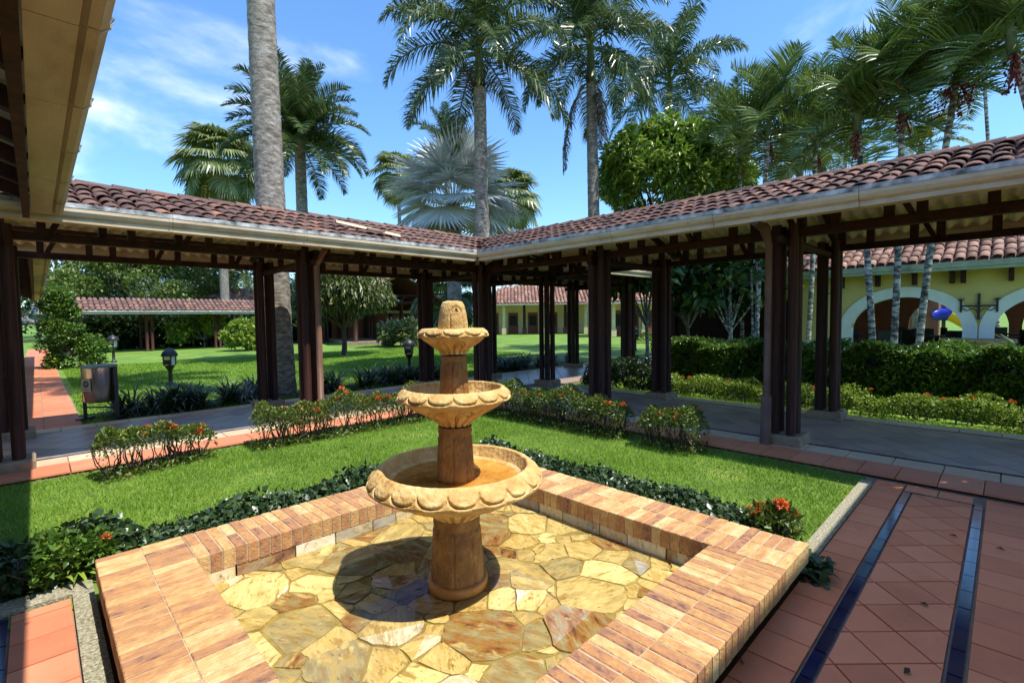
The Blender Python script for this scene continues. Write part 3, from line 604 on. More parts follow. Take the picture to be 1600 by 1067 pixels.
gc = thing('covered_gallery', 'covered gallery behind the viewer closing the near side of the courtyard', 'gallery', (4, -2.15, .02))
slope(gc, (.25, NY, EZ), (EXI, NY, EZ), (.25, NYR, RZ), (RX, NYR, RZ), tiles_='none'); slope(gc, (EXO, NYO, EZ), (.25, NYO, EZ), (RX, NYR, RZ), (.25, NYR, RZ), tiles_='none')
gutter(gc, (EXI-.03, NY+.03), (.25, NY+.03), (0, 1))
for x in (1.4, 4.0):
    for y in (-1.15, -3.15): post(gc, x, y)
frame(gc, 0, (-3.15, -1.15), .3, 9.2, (1.4, 4.0), NYO, NYR, NY)
structure(MB().box((3.6, -2.5, -.05), (11.5, 3.1, .1)).build('near_terrace', 'terra'))
# ------------------------------------------------------------------ building along the left edge
lb = thing('eaved_building', 'cream building along the left edge with a deep beige eave and dark rafters overhead', 'building', (-1.5, 6, 0))
def eave(y0, y1, sec):
    y = y0
    while y < y1-.01:
        L = min(sec, y1-y)
        MB().box((.088, y+L/2, 2.735), (.15, L-.006, .07)).build('soffit_board', 'soffit', lb)
        MB().extrude([(0, -.02), (.02, -.045), (.055, -.05), (.08, -.03), (.09, .01), (.09, .05), (.0, .05)], (.166, y+.003, 2.745), (.166, y+L-.003, 2.745), (1, 0, 0)).build('gutter_section', 'soffit', lb)
        MB().tube([(.165, y+L-.02, 2.722), (.19, y+L-.02, 2.695), (.225, y+L-.02, 2.692), (.252, y+L-.02, 2.72), (.262, y+L-.02, 2.76)], .006, 5).build('gutter_bracket', 'soffit', lb); y += L
eave(-4, 6.98, .92); eave(10.3, 32, 2.4)
def leftroof(y0, y1):
    slope(lb, (.2, y0, 2.83), (.2, y1, 2.83), (-3.2, y0, 4.1), (-3.2, y1, 4.1), tiles_='none')
    y = y0+.3
    while y < y1: bar(lb, (.0, y, 2.77), (-3.1, y, 3.92), .08, .11, 'rafter'); y += .62
    bar(lb, (-.02, y0, 2.70), (-.02, y1, 2.70), .05, .14, 'fascia')
leftroof(-4, 6.7); leftroof(10.4, 32)
bar(lb, (-.28, -4, 2.5), (-.28, 7.2, 2.5), .12, .14)
for y in (4.3,): post(lb, -.62, y)
for x0, x1, y0, y1 in ((-2.9, -2.7, -4, 10.2), (-.95, -.75, 10.6, 33)):
    MB().box(((x0+x1)/2, (y0+y1)/2, 1.45), (x1-x0, y1-y0, 2.9)).build('wall', 'cream', lb)
structure(MB().box((-1.55, 3.4, -.03), (2.4, 14, .06)).build('left_corridor', 'terra'))
for y in (11.2, 14.4, 17.6, 20.8, 24, 27.2, 30.4):
    c = MB().box((-.62, y, 1.3), (.26, .42, 2.6)).box((-.6, y, .25), (.34, .52, .5)).box((-.6, y, 2.45), (.34, .52, .12)).build('pilaster', 'cream', lb)
    d = MB().box((-.735, y+1.6, 1.1), (.06, 1.1, 2.2)).build('door', 'maroon', lb); MB().tube([(-.70, y+1.15, 1.0), (-.66, y+1.15, 1.0), (-.66, y+1.15, 1.12)], .012, 6).build('handle', 'iron', d)
wl_ = thing('wall_lantern', 'small white-glass lantern bracketed to the pilaster at the left edge', 'lantern', (-.45, 11.2, 1.75))
MB().box((-.40, 11.2, 1.72), (.12, .12, .2)).build('glass', 'lamp_glass', wl_); MB().lathe([(.0, .17), (.10, .1), (.10, .085)], 8, (-.40, 11.2, 1.75)).build('cap', 'iron', wl_)
MB().tube([(-.5, 11.2, 1.7), (-.40, 11.2, 1.58), (-.40, 11.2, 1.63)], .012, 6).build('bracket', 'iron', wl_)
# ================================================================== PLANTS
def foliage(name, mt, P, A, L, W, parent=None, **k):
    V, F, a = leaves(P, A, L, W, **k); return ob(name, npmesh(name, V, F, mt, a), parent, kind='stuff')
# ---- grass
def grass(name, rects, dens, h, w, label, mt='grass', z=0., mask=None):
    Vs = []; n_all = 0; Fs = []; At = []
    for x0, x1, y0, y1 in rects:
        n = int((x1-x0)*(y1-y0)*dens); x = NR.uniform(x0, x1, n); y = NR.uniform(y0, y1, n)
        if mask is not None: k = mask(x, y); x, y = x[k], y[k]; n = len(x)
        hh = h*NR.uniform(.5, 1.25, n)*(1+.25*np.sin(x*3.1)*np.sin(y*2.7)); a = NR.uniform(0, 2*PI, n); ww = w*NR.uniform(.6, 1.3, n); lean = NR.uniform(.2, 1.0, n)*hh; b = NR.uniform(0, 2*PI, n)
        p = np.stack([x, y, np.full(n, z-.004)], 1); s = np.stack([np.cos(a)*ww/2, np.sin(a)*ww/2, 0*a], 1); t = p+np.stack([np.cos(b)*lean, np.sin(b)*lean, hh], 1)
        Vs.append(np.stack([p-s, p+s, t], 1).reshape(-1, 3)); i = np.arange(n)*3+n_all; Fs.append(np.stack([i, i+1, i+2], 1)); n_all += 3*n
        At.append(np.clip(NR.rand(n)*.7+.12+.20*np.sin(x*1.9+1)*np.sin(y*1.3)+.14*np.sin(x*5.3+y*3.1)*np.sin(y*4.7-x)+.25*(NR.rand(n) < .06), 0, 1))
    o = ob(name, npmesh(name, np.concatenate(Vs), np.concatenate(Fs), mt, np.concatenate(At)), kind='stuff'); return tag(o, label, 'grass')
def worn(x, y):   # thinner turf in patches and along the hedges
    q = np.sin(x*2.3+1.1*np.sin(y*1.7))*np.sin(y*2.9+x)+.5*np.sin(x*6.1-y*2)*np.sin(y*5.3+1)
    edge = np.minimum(np.minimum(np.abs(y-6.45), np.abs(x-5.42)), np.minimum(np.abs(y-6.86), np.abs(x-5.7)))
    return NR.rand(len(x)) < np.clip(1.05-.55*np.clip(q-.35, 0, 1)-.5*np.clip(1-edge/.22, 0, 1), .2, 1)
grass('lawn_grass', [(-.5, 5.72, 4.25, 6.88), (3.8, 5.72, .93, 4.25)], 5600, .040, .0075, 'bright green mown grass of the courtyard lawn round the pool', mask=worn)
n_ = 420; px_ = np.concatenate([NR.uniform(-.1, 5.6, 300), NR.uniform(3.85, 5.6, 120)]); py_ = np.concatenate([NR.uniform(4.4, 6.8, 300), NR.uniform(1, 4.3, 120)])
tag(foliage('lawn_litter', 'deadfrond', np.stack([px_, py_, NR.uniform(.02, .045, n_)], 1), NR.normal(size=(n_, 3))*np.array([1, 1, .15]), NR.uniform(.015, .05, n_), NR.uniform(.006, .018, n_)), 'scattered dry leaf scraps and clippings on the courtyard lawn', 'litter')
grass('garden_grass', [(.5, 14, 10.05, 15), (.6, 16, 15, 24)], 620, .06, .022, 'sunlit green lawn of the garden beyond the left gallery', z=-.03)
grass('verge_grass', [(8.87, 9.15, -2, 7.3)], 2600, .07, .009, 'narrow grass verge between the right gallery walk and the hedge', z=-.03)
# ---- twiggy ixora hedges
flowm = []
for q in range(3):
    n = 46; d = sphere_dirs(n); d[:, 2] = np.abs(d[:, 2]); V, F, a = leaves(d*.026, d+NR.normal(size=(n, 3))*.6, np.full(n, .022), np.full(n, .016)); flowm.append(npmesh('flower_cluster', V, F, 'flower', a))
def ixora(x0, y0, x1, y1, width, h, label, dens=1900, flowers=30, gap=.42, stems=26, skirt=True, mt='ixora', ls=.042, group='ixora hedges round the courtyard lawn'):
    t = thing('ixora_hedge', label, 'hedge', ((x0+x1)/2, (y0+y1)/2, 0), group); L = math.hypot(x1-x0, y1-y0); d = np.array([(x1-x0)/L, (y1-y0)/L]); nn = np.array([-d[1], d[0]])
    prof = lambda s: h*(1+.10*np.sin(s*5.1+x0)+.07*np.sin(s*11.3+1)+.04*np.sin(s*23))
    n = int(L*width*dens*5.5); s = NR.uniform(0, L, n); o = NR.uniform(-1, 1, n); top = prof(s)*(1-.28*np.abs(o)**3)*(1-.35*np.clip(1-np.minimum(s, L-s)/.14, 0, 1)**2)
    z = top*(1-(1-gap)*NR.rand(n)**2.2); wid = width/2*(.72+.42*(z/top))
    lump = .5+.5*np.sin(s*9+o*4+x0*7)*np.sin(z*16+s*3); keep = (NR.rand(n) < .25+.75*lump) | (z > top*.86); s, o, z, wid = s[keep], o[keep], z[keep], wid[keep]; n = len(s)
    P = np.stack([x0+d[0]*s+nn[0]*o*wid, y0+d[1]*s+nn[1]*o*wid, z], 1); A = NR.normal(size=(n, 3))*.8+np.stack([nn[0]*o, nn[1]*o, np.full(n, .7)], 1)
    L_ = NR.uniform(.6, 1.25, n)*ls; foliage('foliage', mt, P, A, L_, L_*.5, t)
    m = MB()
    for k in range(max(2, int(L*stems))):
        s0 = rnd.uniform(.05, L-.05); b = Vector((x0+d[0]*s0+nn[0]*rnd.uniform(-.06, .06), y0+d[1]*s0+nn[1]*rnd.uniform(-.06, .06), 0))
        for q in range(rnd.choice((2, 3))):
            e = b+Vector((rnd.uniform(-.17, .17), rnd.uniform(-.17, .17), h*rnd.uniform(.7, .92))); c = b.lerp(e, .5)+Vector((rnd.uniform(-.05, .05), rnd.uniform(-.05, .05), 0))
            m.tube([b, c, e], [.009, .006, .003], 4, False)
    m.build('stems', 'twig', t, kind='stuff')
    if skirt:
        n = int(L*700); P = np.stack([x0+d[0]*(q := NR.uniform(0, L, n))+nn[0]*(w_ := NR.uniform(-.2, .2, n)), y0+d[1]*q+nn[1]*w_, NR.uniform(.0, .09, n)], 1)
        foliage('ground_leaves', mt, P, NR.normal(size=(n, 3))+np.array([0, 0, .6]), NR.uniform(.03, .06, n), NR.uniform(.015, .03, n), t)
    for k in range(flowers):
        s0 = rnd.uniform(.04, L-.04); o0 = rnd.uniform(-1, 1)*width*.46; zz = float(prof(np.array([s0]))[0])*(1-.22*abs(o0/(width*.5))**3)*rnd.uniform(.86, 1.0)+.004
        ob('flower_cluster', flowm[k % 3], t, loc=(x0+d[0]*s0+nn[0]*o0, y0+d[1]*s0+nn[1]*o0, zz), rot=(rnd.uniform(-.4, .4), rnd.uniform(-.4, .4), rnd.uniform(0, 6)), sc=rnd.uniform(.75, 1.35))
    return t
ixora(.38, 6.38, 1.42, 6.62, .36, .46, 'short leggy ixora hedge with orange flowers at the left end of the lawn', flowers=13, gap=.6, stems=20)
ixora(1.88, 6.50, 5.15, 6.42, .40, .52, 'long ixora hedge with orange flowers in front of the left gallery', flowers=40, gap=.42)
ixora(5.40, 6.1, 5.42, 3.42, .40, .52, 'ixora hedge with orange flowers in front of the right gallery', flowers=26, gap=.34)
ixora(5.42, 3.16, 5.42, 2.42, .42, .46, 'small separate ixora clump near the right post, short of the curb', flowers=11, gap=.5, stems=22)
ixora(-.1, 4.10, .30, 4.14, .42, .25, 'bushy green ixora with a few orange flowers at the left corner of the pool', flowers=4, gap=.1, ls=.055, dens=2300, mt='hedge')
ixora(3.40, 1.0, 3.62, 1.16, .28, .33, 'small ixora with red-orange flowers at the right corner of the pool', flowers=9, gap=.15, ls=.055, dens=2200)
# ---- dark ivy-like ground cover along the pool wall
def cover(x0, x1, y0, y1, h, label, n, ls=.07):
    x = NR.uniform(x0, x1, n); y = NR.uniform(y0, y1, n); ex = np.minimum(np.minimum(x-x0, x1-x), np.minimum(y-y0, y1-y)); z = h*NR.uniform(.15, 1.0, n)*(.45+.55*np.clip(ex/.15, 0, 1))*(1+.25*np.sin(x*7)*np.sin(y*8))
    A = NR.normal(size=(n, 3))+np.array([0, 0, -.1]); L = NR.uniform(.6, 1.3, n)*ls
    t = thing('ground_cover', label, 'ground cover', ((x0+x1)/2, (y0+y1)/2, 0), 'dark ground cover along the pool')
    foliage('foliage', 'ivy', np.stack([x, y, z], 1), A, L, L*.8, t, up=NR.normal(size=(n, 3))*.55+np.array([0, 0, 1.]), fold=.12)
    m = MB()
    for k in range(int((x1-x0)*(y1-y0)*60)):
        b = Vector((rnd.uniform(x0, x1), rnd.uniform(y0, y1), 0)); m.tube([b, b+Vector((rnd.uniform(-.08, .08), rnd.uniform(-.08, .08), h*.8))], .004, 4, False)
    m.build('stems', 'twig', t, kind='stuff')
cover(.45, 3.82, 3.66, 4.30, .22, 'dark glossy ivy-like ground cover along the back-left pool wall', 12000, .052)
cover(-.62, .46, 3.97, 4.42, .27, 'dark leafy ground cover in the shade at the left corner of the pool', 5000, .06)
cover(3.23, 3.80, 1.05, 3.66, .21, 'dark glossy ivy-like ground cover along the back-right pool wall', 10500, .048)
def rosette(name, label, p, n, L, w, mt, group=None, up=.9, cat='plant', seg=4, droop=1.0, h0=.0, spread=.05):
    """strap leaves arching out of one point"""
    V = []; F = []; At = []
    for k in range(n):
        a = rnd.uniform(0, 2*PI); e = rnd.uniform(.35, 1.45)*up; l = L*rnd.uniform(.6, 1.15); d = np.array([math.cos(a), math.sin(a)]); s = np.array([-d[1], d[0], 0]); q = np.array([p[0]+rnd.uniform(-spread, spread), p[1]+rnd.uniform(-spread, spread), p[2]+h0]); o = len(V); r = rnd.random()
        for i in range(seg+1):
            ww = w*(.55+.45*min(1, i/1.5))*(1-(i/seg)**2.2)+.0008
            V += [q-s*ww/2, q+s*ww/2]
            ang = e-droop*1.5*((i+.5)/seg)**1.4; q = q+np.array([d[0]*math.cos(ang), d[1]*math.cos(ang), math.sin(ang)])*l/seg
        for i in range(seg): F.append((o+2*i, o+2*i+1, o+2*i+3, o+2*i+2)); At.append(r)
    t = thing(name, label, cat, tuple(p), group)
    ob('leaves', npmesh('leaves', np.array(V), np.array(F), mt, At), t, kind='stuff'); return t
rosette('strap_plant', 'dark strappy plant flopping over the paving at the right pool corner', (3.34, .82, .0), 70, .19, .05, 'ivy', up=1.1, spread=.10, droop=1.2)
rosette('fern', 'light green fern beside the left corner of the pool', (.10, 4.0, .06), 40, .24, .03, 'lime', up=.9, spread=.05, droop=.9)
beds = [((1.0, 2.75, 10.35, 10.95), 15, 'below the lantern beside the bin'), ((3.0, 3.45, 10.4, 11.2), 4, 'left of the big palm trunk'), ((4.3, 7.6, 10.4, 11.3), 22, 'behind the middle of the left gallery'), ((9.6, 13.5, 10.35, 11.2), 18, 'behind the gallery corner')]
for (x0, x1, y0, y1), n, where in beds:
    for k in range(n):
        rosette('strap_leaf_clump', 'dark strap-leaved clump in the border '+where, (rnd.uniform(x0, x1), rnd.uniform(y0, y1), -.03), 80, .78, .034, 'agap', 'strap-leaved border '+where, up=1.0)
rosette('variegated_clump', 'pale striped strap-leaved clump beside the big palm trunk', (2.95, 10.75, -.03), 80, .75, .04, 'silver', up=1.0)
# ---- the tall clipped hedge and low hedge on the right
def hedge(x0, x1, y0, y1, z0, z1, label, n, ls, mt, group=None, flowers=0):
    t = thing('clipped_hedge', label, 'hedge', ((x0+x1)/2, (y0+y1)/2, 0), group)
    x = NR.uniform(x0, x1, n); y = NR.uniform(y0, y1, n); z = NR.uniform(z0, z1, n); f = NR.randint(0, 10, n)
    dep = np.abs(NR.normal(size=n))*.07
    z = np.where(f < 3, z1-dep, z); x = np.where((f >= 3) & (f < 7), x0+dep, x); x = np.where(f == 7, x1-dep, x); y = np.where(f == 8, y1-dep, y)
    wide = (x1-x0) > (y1-y0)
    if wide: x = NR.uniform(x0, x1, n); y = np.where((f >= 3) & (f < 8), y0+dep, y)
    bump = .07*np.sin(y*4.3)*np.sin(x*5+z*3)+.05*np.sin(y*9.7+z*7); x = x+bump*(x < (x0+x1)/2); z = z+(.06*np.sin(y*3.7+x*4)+.05*np.sin(y*8+2*x))*(z > z1-.3)
    A = NR.normal(size=(n, 3))+np.stack([(f < 7)*-.5, 0*x, .55+0*x], 1); L = NR.uniform(.6, 1.3, n)*ls
    foliage('foliage', mt, np.stack([x, y, z], 1), A, L, L*.48, t)
    if z1 > .6 and not wide: MB().box(((x0+x1)/2+.05, (y0+y1)/2, (z0+z1)/2-.05), (x1-x0-.3, y1-y0-.3, z1-z0-.25)).build('shade_core', 'darktree', t)  # solid dark box stands in for the shade deep inside the hedge
    m = MB()
    for k in range(int((y1-y0)*14)):
        b = Vector((rnd.uniform(x0+.1, x1-.1), rnd.uniform(y0, y1), 0)); m.tube([b, b+Vector((rnd.uniform(-.2, .2), rnd.uniform(-.2, .2), z1*.85))], [.012, .004], 4, False)
    m.build('stems', 'twig', t, kind='stuff')
    for k in range(flowers): ob('flower_cluster', flowm[k % 3], t, loc=(rnd.uniform(x0, x1), rnd.uniform(y0, y1), z1+.02), rot=(0, 0, rnd.uniform(0, 6)), sc=rnd.uniform(.6, 1.1))
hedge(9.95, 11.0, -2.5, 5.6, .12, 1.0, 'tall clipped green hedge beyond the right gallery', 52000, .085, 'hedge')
hedge(9.18, 9.62, -2.5, 4.9, .02, .34, 'low clipped ixora hedge at the foot of the tall hedge', 17000, .05, 'lime', flowers=22)
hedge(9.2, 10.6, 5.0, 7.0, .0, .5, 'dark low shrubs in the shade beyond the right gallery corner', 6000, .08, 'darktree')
hedge(1, 26, 37.6, 39.2, .0, 1.75, 'long dark shrubbery closing the view behind the far gallery', 22000, .42, 'darktree')
# ---- palms
def pinnate(L, e0, bend, n=46, ll=.5, droop=.7, vee=.5, w=.03, stalk=.14, mt='royal', plum=0.3, name='frond', sag=1.4):
    """one feather frond starting at the origin towards +X: arched midrib with leaflets on both sides"""
    K = 16; pts = [np.array([0., 0, 0])]; tan = []
    for i in range(K):
        a = e0-bend*((i+.5)/K)**sag; t = np.array([math.cos(a), 0, math.sin(a)]); tan.append(t); pts.append(pts[-1]+t*L/K)
    tan.append(tan[-1]); pts = np.array(pts); tan = np.array(tan); V = []; F = []; At = []
    def quad(a, b, c, d, r):
        o = len(V); V.extend((a, b, c, d)); F.append((o, o+1, o+2, o+3)); At.append(r)
    for i in range(K):                                     # midrib
        r0, r1 = .028*L/3*(1-i/K)+.004, .028*L/3*(1-(i+1)/K)+.004; y = np.array([0, 1., 0]); nrm0 = np.cross(tan[i], y)
        quad(pts[i]-y*r0, pts[i]+y*r0, pts[i+1]+y*r1, pts[i+1]-y*r1, .9); quad(pts[i]-nrm0*r0, pts[i]+nrm0*r0, pts[i+1]+nrm0*r1, pts[i+1]-nrm0*r1, .9)
    for k in range(n):
        t = stalk+(1-stalk)*(k+.5)/n; f = t*K; i = min(int(f), K-1); p = pts[i]+(pts[i+1]-pts[i])*(f-i); T = tan[i]; up = np.cross(np.array([0, 1., 0]), T)*-1.0
        if up[2] < 0 and abs(T[2]) < .9: up = -up
        l0 = ll*(math.sin(PI*min(1, .12+.86*t))**.6)*(.55 if t > .97 else 1)
        for s in (-1, 1):
            v = vee+rnd.uniform(-plum, plum); l = l0*rnd.uniform(.85, 1.1); fw = .35+.75*t
            d = np.array([0, s, 0])+T*fw+up*v; d /= np.linalg.norm(d); q = p+d*l*.5
            d2 = d-np.array([0, 0, droop*rnd.uniform(.7, 1.3)]); d2 /= np.linalg.norm(d2); e = q+d2*l*.5; ro = rnd.uniform(-.9, .9); wd = (T*math.cos(ro)+np.cross(d, T)*math.sin(ro))*w*.5; r = rnd.random()
            quad(p-wd*.6, p+wd*.6, q+wd, q-wd, r); quad(q-wd, q+wd, e+wd*.12, e-wd*.12, r)
    return npmesh(name, np.array(V), np.array(F), mt, At)
def fanleaf(L, R, e0, n=34, spread=4.2, droop=.35, mt='fan', w=None, fold=.1, name='frond', tilt=.85):
    """one fan leaf: stalk towards +X, blade of pleated segments"""
    V = []; F = []; At = []
    def quad(a, b, c, d, r):
        o = len(V); V.extend((a, b, c, d)); F.append((o, o+1, o+2, o+3)); At.append(r)
    D = np.array([math.cos(e0), 0, math.sin(e0)]); Y = np.array([0, 1., 0]); c = D*L-np.array([0, 0, L*.06]); Nn = np.cross(D, Y)
    quad(-Y*.018, Y*.018, c+Y*.012, c-Y*.012, .95); quad(-Nn*.018, Nn*.018, c+Nn*.012, c-Nn*.012, .95)
    D = np.array([math.cos(e0-tilt), 0, math.sin(e0-tilt)]); up = np.cross(D, Y)*-1.; 
    w = w or R*spread/n*.62
    for k in range(n):
        a = (k+.5)/n*spread-spread/2; r = R*(1-.22*(abs(a)/(spread/2))**2)*rnd.uniform(.94, 1.04); d = D*math.cos(a)+Y*math.sin(a)+up*fold*abs(math.sin(a))*1.2; d /= np.linalg.norm(d); s = np.cross(d, up); s /= np.linalg.norm(s)
        s = s+up*(.35 if k % 2 else -.35); q = c+d*r*.58; d2 = d-np.array([0, 0, droop*rnd.uniform(.5, 1.4)]); d2 /= np.linalg.norm(d2); e = q+d2*r*.42; rr = rnd.random()
        quad(c-s*w*.08, c+s*w*.08, q+s*w*.5, q-s*w*.5, rr); quad(q-s*w*.5, q+s*w*.5, e+s*w*.04, e-s*w*.04, rr)
    return npmesh(name, np.array(V), np.array(F), mt, At)
def trunk_mesh(name, base, top, r0, r1, mt, n=14, swell=0., rings=True, K=14):
    base, top = Vector(base), Vector(top); pts = []; rr = []; bow = Vector((rnd.uniform(-.1, .1), rnd.uniform(-.1, .1), 0))*.6
    K = max(K, int((top-base).length*5)) if rings else K
    for i in range(K+1):
        t = i/K; pts.append(base.lerp(top, t)+bow*math.sin(PI*t)); r = r0+(r1-r0)*t+swell*math.sin(PI*min(1, t*1.6))*.5
        rr.append(r*(1+.10*max(0, 1-t*10))*(1+(.022 if i % 2 else -.012) if rings else 1))
    return MB().tube(pts, rr, n).mesh(name, mt, True)
def lib(kind, classes, per=2):
    return [[kind(e) for _ in range(per)] for e in classes]
def crown(t, top, meshes, n, scale=1., emin=0, jitter=.1, skip=0, az0=None):
    """fronds spiralled round the top: the first mesh class is the most upright, the last the lowest"""
    k0 = rnd.uniform(0, 6) if az0 is None else az0
    for k in range(n):
        c = min(int(k/n*len(meshes)), len(meshes)-1); me = rnd.choice(meshes[c])
        ob('frond', me, t, loc=Vector(top)+Vector((0, 0, -.05*c*scale)), rot=(rnd.uniform(-jitter, jitter), rnd.uniform(-jitter, jitter), k0+k*2.39996), sc=scale*rnd.uniform(.9, 1.08))
royal = lib(lambda q: pinnate(3.3, q[0], q[1], n=86, ll=.78, droop=1.15, vee=.3, w=.046, mt='royal', plum=.55), [(1.35, .7), (1.05, 1.5), (.75, 1.75), (.35, 1.75), (0., 1.4), (-.35, 1.0)])
xmas = lib(lambda q: pinnate(1.45, q[0], q[1], n=42, ll=.58, droop=.25, vee=.7, w=.034, mt='xmas', plum=.25, stalk=.1), [(1.35, .5), (1.1, 1.2), (.75, 1.5), (.35, 1.4), (-.1, .8)])
date = lib(lambda q: pinnate(2.7, q[0], q[1], n=80, ll=.66, droop=.5, vee=.6, w=.045, mt='royal', plum=.4, stalk=.1), [(1.4, .6), (1.1, 1.2), (.7, 1.4), (.3, 1.3), (-.15, 1.1)])
fanl = lib(lambda q: fanleaf(1.0, .95, q, droop=.8, mt='fan'), [1.3, .95, .55, .1, -.4])
silv = lib(lambda q: fanleaf(1.25, 1.35, q, n=40, spread=4.4, droop=.12, mt='silver', fold=.25, tilt=.55), [1.4, 1.0, .6, .2, -.15])
def palm(name, label, base, top, r0, r1, meshes, n, scale=1., bark='bark', shaft=0., shaftr=None, fruit=0, dead=0, spray=0, group=None, swell=0., smt='shaft', jit=.1):
    t = thing(name, label, 'palm', tuple(base), group); top = Vector(top); base = Vector(base)
    sb = base.lerp(top, 1-shaft/(top-base).length) if shaft else top
    ob('trunk', trunk_mesh('trunk', base, sb, r0, r1, bark, swell=swell), t)
    if shaft: MB().tube([sb, sb.lerp(top, .3), top+Vector((0, 0, .25))], [(shaftr or r1)*1.05, (shaftr or r1)*.95, (shaftr or r1)*.45], 12).build('crownshaft', smt, t, True)
    crown(t, top, meshes, n, scale, jitter=jit)
    for k in range(dead):
        a = rnd.uniform(0, 6) if k > 1 else math.atan2(-_r[1], -_r[0])+.5*k-.2; me = pinnate((2.9 if k < 2 else 1.9)*scale, -.75 if k < 2 else -1.1, .85 if k < 2 else .42, n=60, ll=.55, droop=.9, vee=-.2, w=.04, mt='deadfrond', sag=.5); ob('dead_frond', me, t, loc=sb+Vector((math.cos(a), math.sin(a), 0))*r1*1.2, rot=(0, 0, a))
    for k in range(spray):
        a = k*2*PI/spray+rnd.uniform(-.4, .4); m = MB(); p = sb+Vector((math.cos(a), math.sin(a), 0))*r1
        for q in range(26):
            b = a+rnd.uniform(-.8, .8); e = p+Vector((math.cos(b), math.sin(b), rnd.uniform(-.4, 1.0)))*rnd.uniform(.5, .95)*.8; m.tube([p, p.lerp(e, .5)+Vector((0, 0, .08)), e], [.008, .006, .003], 3, False)
        m.build('flower_spray', 'deadfrond' if k % 2 else 'twig', t)
    for k in range(fruit):
        a = k*2*PI/fruit+rnd.uniform(-.3, .3); m = MB(); p = sb+Vector((math.cos(a), math.sin(a), 0))*(r1+.02)
        for q in range(38):
            b = p+Vector((math.cos(a)*rnd.uniform(.05, .2)+rnd.uniform(-.09, .09), math.sin(a)*rnd.uniform(.05, .2)+rnd.uniform(-.09, .09), -rnd.uniform(.03, .58))); m.tube([p, b], .004, 3, False); m.tube([b, b+Vector((0, 0, .02)), b+Vector((0, 0, .045))], [.012, .02, .008], 5)
        m.build('fruit_cluster', 'fruit', t)
    return t
def gz(p): return (float(p[0]), float(p[1]), -.03)
tA = at(409, 30, Y=11.0); dA = (tA-np.array([3.72, 11.0, 0])); tA = np.array([3.72, 11.0, 0])+dA*1.9
palm('royal_palm', 'massive grey ringed palm trunk rising out of frame behind the left gallery', (3.72, 11.0, -.03), tA, .31, .235, royal, 18, 1.0, shaft=1.5, shaftr=.2)
pB = dp(748, 70, 13.8); palm('royal_palm', 'tall royal palm behind the gallery corner, in line with the fountain', (9.15, 10.35, -.03), pB, .23, .17, royal, 26, .98, shaft=1.25, shaftr=.16, spray=4, dead=0)
pC = dp(922, 62, 16.5); bC = dp(933, 335, 16.5); palm('royal_palm', 'tall royal palm with hanging dead fronds, just right of the tallest central palm', gz(bC), pC, .23, .17, royal, 26, 1.08, shaft=1.5, shaftr=.17, spray=2, dead=4)
pD = dp(1046, 125, 23); palm('royal_palm', 'more distant royal palm above the yellow-topped mango tree', gz(pD), pD, .22, .17, royal, 24, 1.25, shaft=1.5, shaftr=.17)
pE = dp(342, 258, 40); palm('fan_palm', 'green fan palm above the left gallery roof, left of the thick trunk', gz(pE), pE, .34, .32, fanl, 38, 2.35, bark='bark')
pF = dp(468, 215, 19); palm('feather_palm', 'dense dark feather palm just right of the thick trunk', gz(pF), pF, .24, .2, date, 52, 1.1)
pG = dp(622, 275, 45); palm('fan_palm', 'small fan palm left of the silver palm', gz(pG), pG, .18, .16, fanl, 30, 1.75)
pH = dp(708, 318, 17); palm('silver_palm', 'silvery blue fan palm behind the roof left of the central trunk', gz(pH), pH, .26, .24, silv, 34, 1.08)
pI = dp(697, 232, 26); palm('feather_palm', 'feather palm poking up behind the silver palm', gz(pI), pI, .17, .14, date, 16, .85)
pJ = dp(796, 312, 50); palm('fan_palm', 'fan palm half hidden behind the central palm trunk, right side', gz(pJ), pJ, .18, .16, fanl, 32, 2.3)
XB = 12.6
def thin(label, b, tp, n=15, sc=1., fruit=2, X=XB):
    B = at(*b, X=X); T = at(*tp, X=X); d = (T-B); base = B-d*(B[2]+.03)/d[2]
    palm('christmas_palm', label, tuple(base), tuple(T), .064, .052, xmas, n, sc, bark='bark2', shaft=.55, shaftr=.075, fruit=fruit, group='slender palms by the restaurant', jit=.15)
thin('slender palm with pale leaning trunk, leftmost of the three before the arches', (1362, 530), (1338, 170), fruit=2, sc=1.12, n=18)
thin('slender palm with straight pale trunk between the two leaning ones', (1396, 530), (1412, 125), fruit=2, sc=1.12, n=18)
thin('slender palm whose trunk leans right, with dark red fruit against the sky', (1440, 530), (1500, 88), fruit=3, n=18, sc=1.15)
thin('big slender palm crown cut off by the top right corner', (1700, 560), (1572, 35), fruit=2, n=26, sc=1.08, X=11.4)
thin('slender palm left of the others, above the middle of the right roof', (1183, 525), (1202, 185), fruit=1, n=18, sc=1.25, X=13.5)
thin('slender palm with bright crown between the mango tree and the fruiting palms', (1262, 520), (1275, 205), fruit=1, n=18, sc=1.35, X=15)
thin('slender palm crown low between the fruiting ones', (1320, 520), (1322, 215), fruit=1, n=16, sc=2.2, X=25)
thin('slender palm crown filling the gap right of the mango tree', (1160, 520), (1155, 225), fruit=1, n=15, sc=1.25, X=16.5)
thin('slender palm crown near the top right corner, left of the cut-off crown', (1560, 540), (1535, 75), fruit=1, n=16, sc=2.2, X=25.5)
pK = dp(1440, 228, 21); palm('yellow_palm', 'yellowing feather palm low behind the slender fruiting palms', gz(pK), pK, .15, .12, lib(lambda q: pinnate(2.2, q[0], q[1], n=44, ll=.5, droop=.6, vee=.5, w=.05, mt='yellowpalm'), [(1.2, 1.2), (.8, 1.6), (.4, 1.5)], 1), 15, .95)
pL = dp(1135, 205, 20); palm('feather_palm', 'dark feather palm behind the mango tree', gz(pL), pL, .14, .11, date, 16, .8)
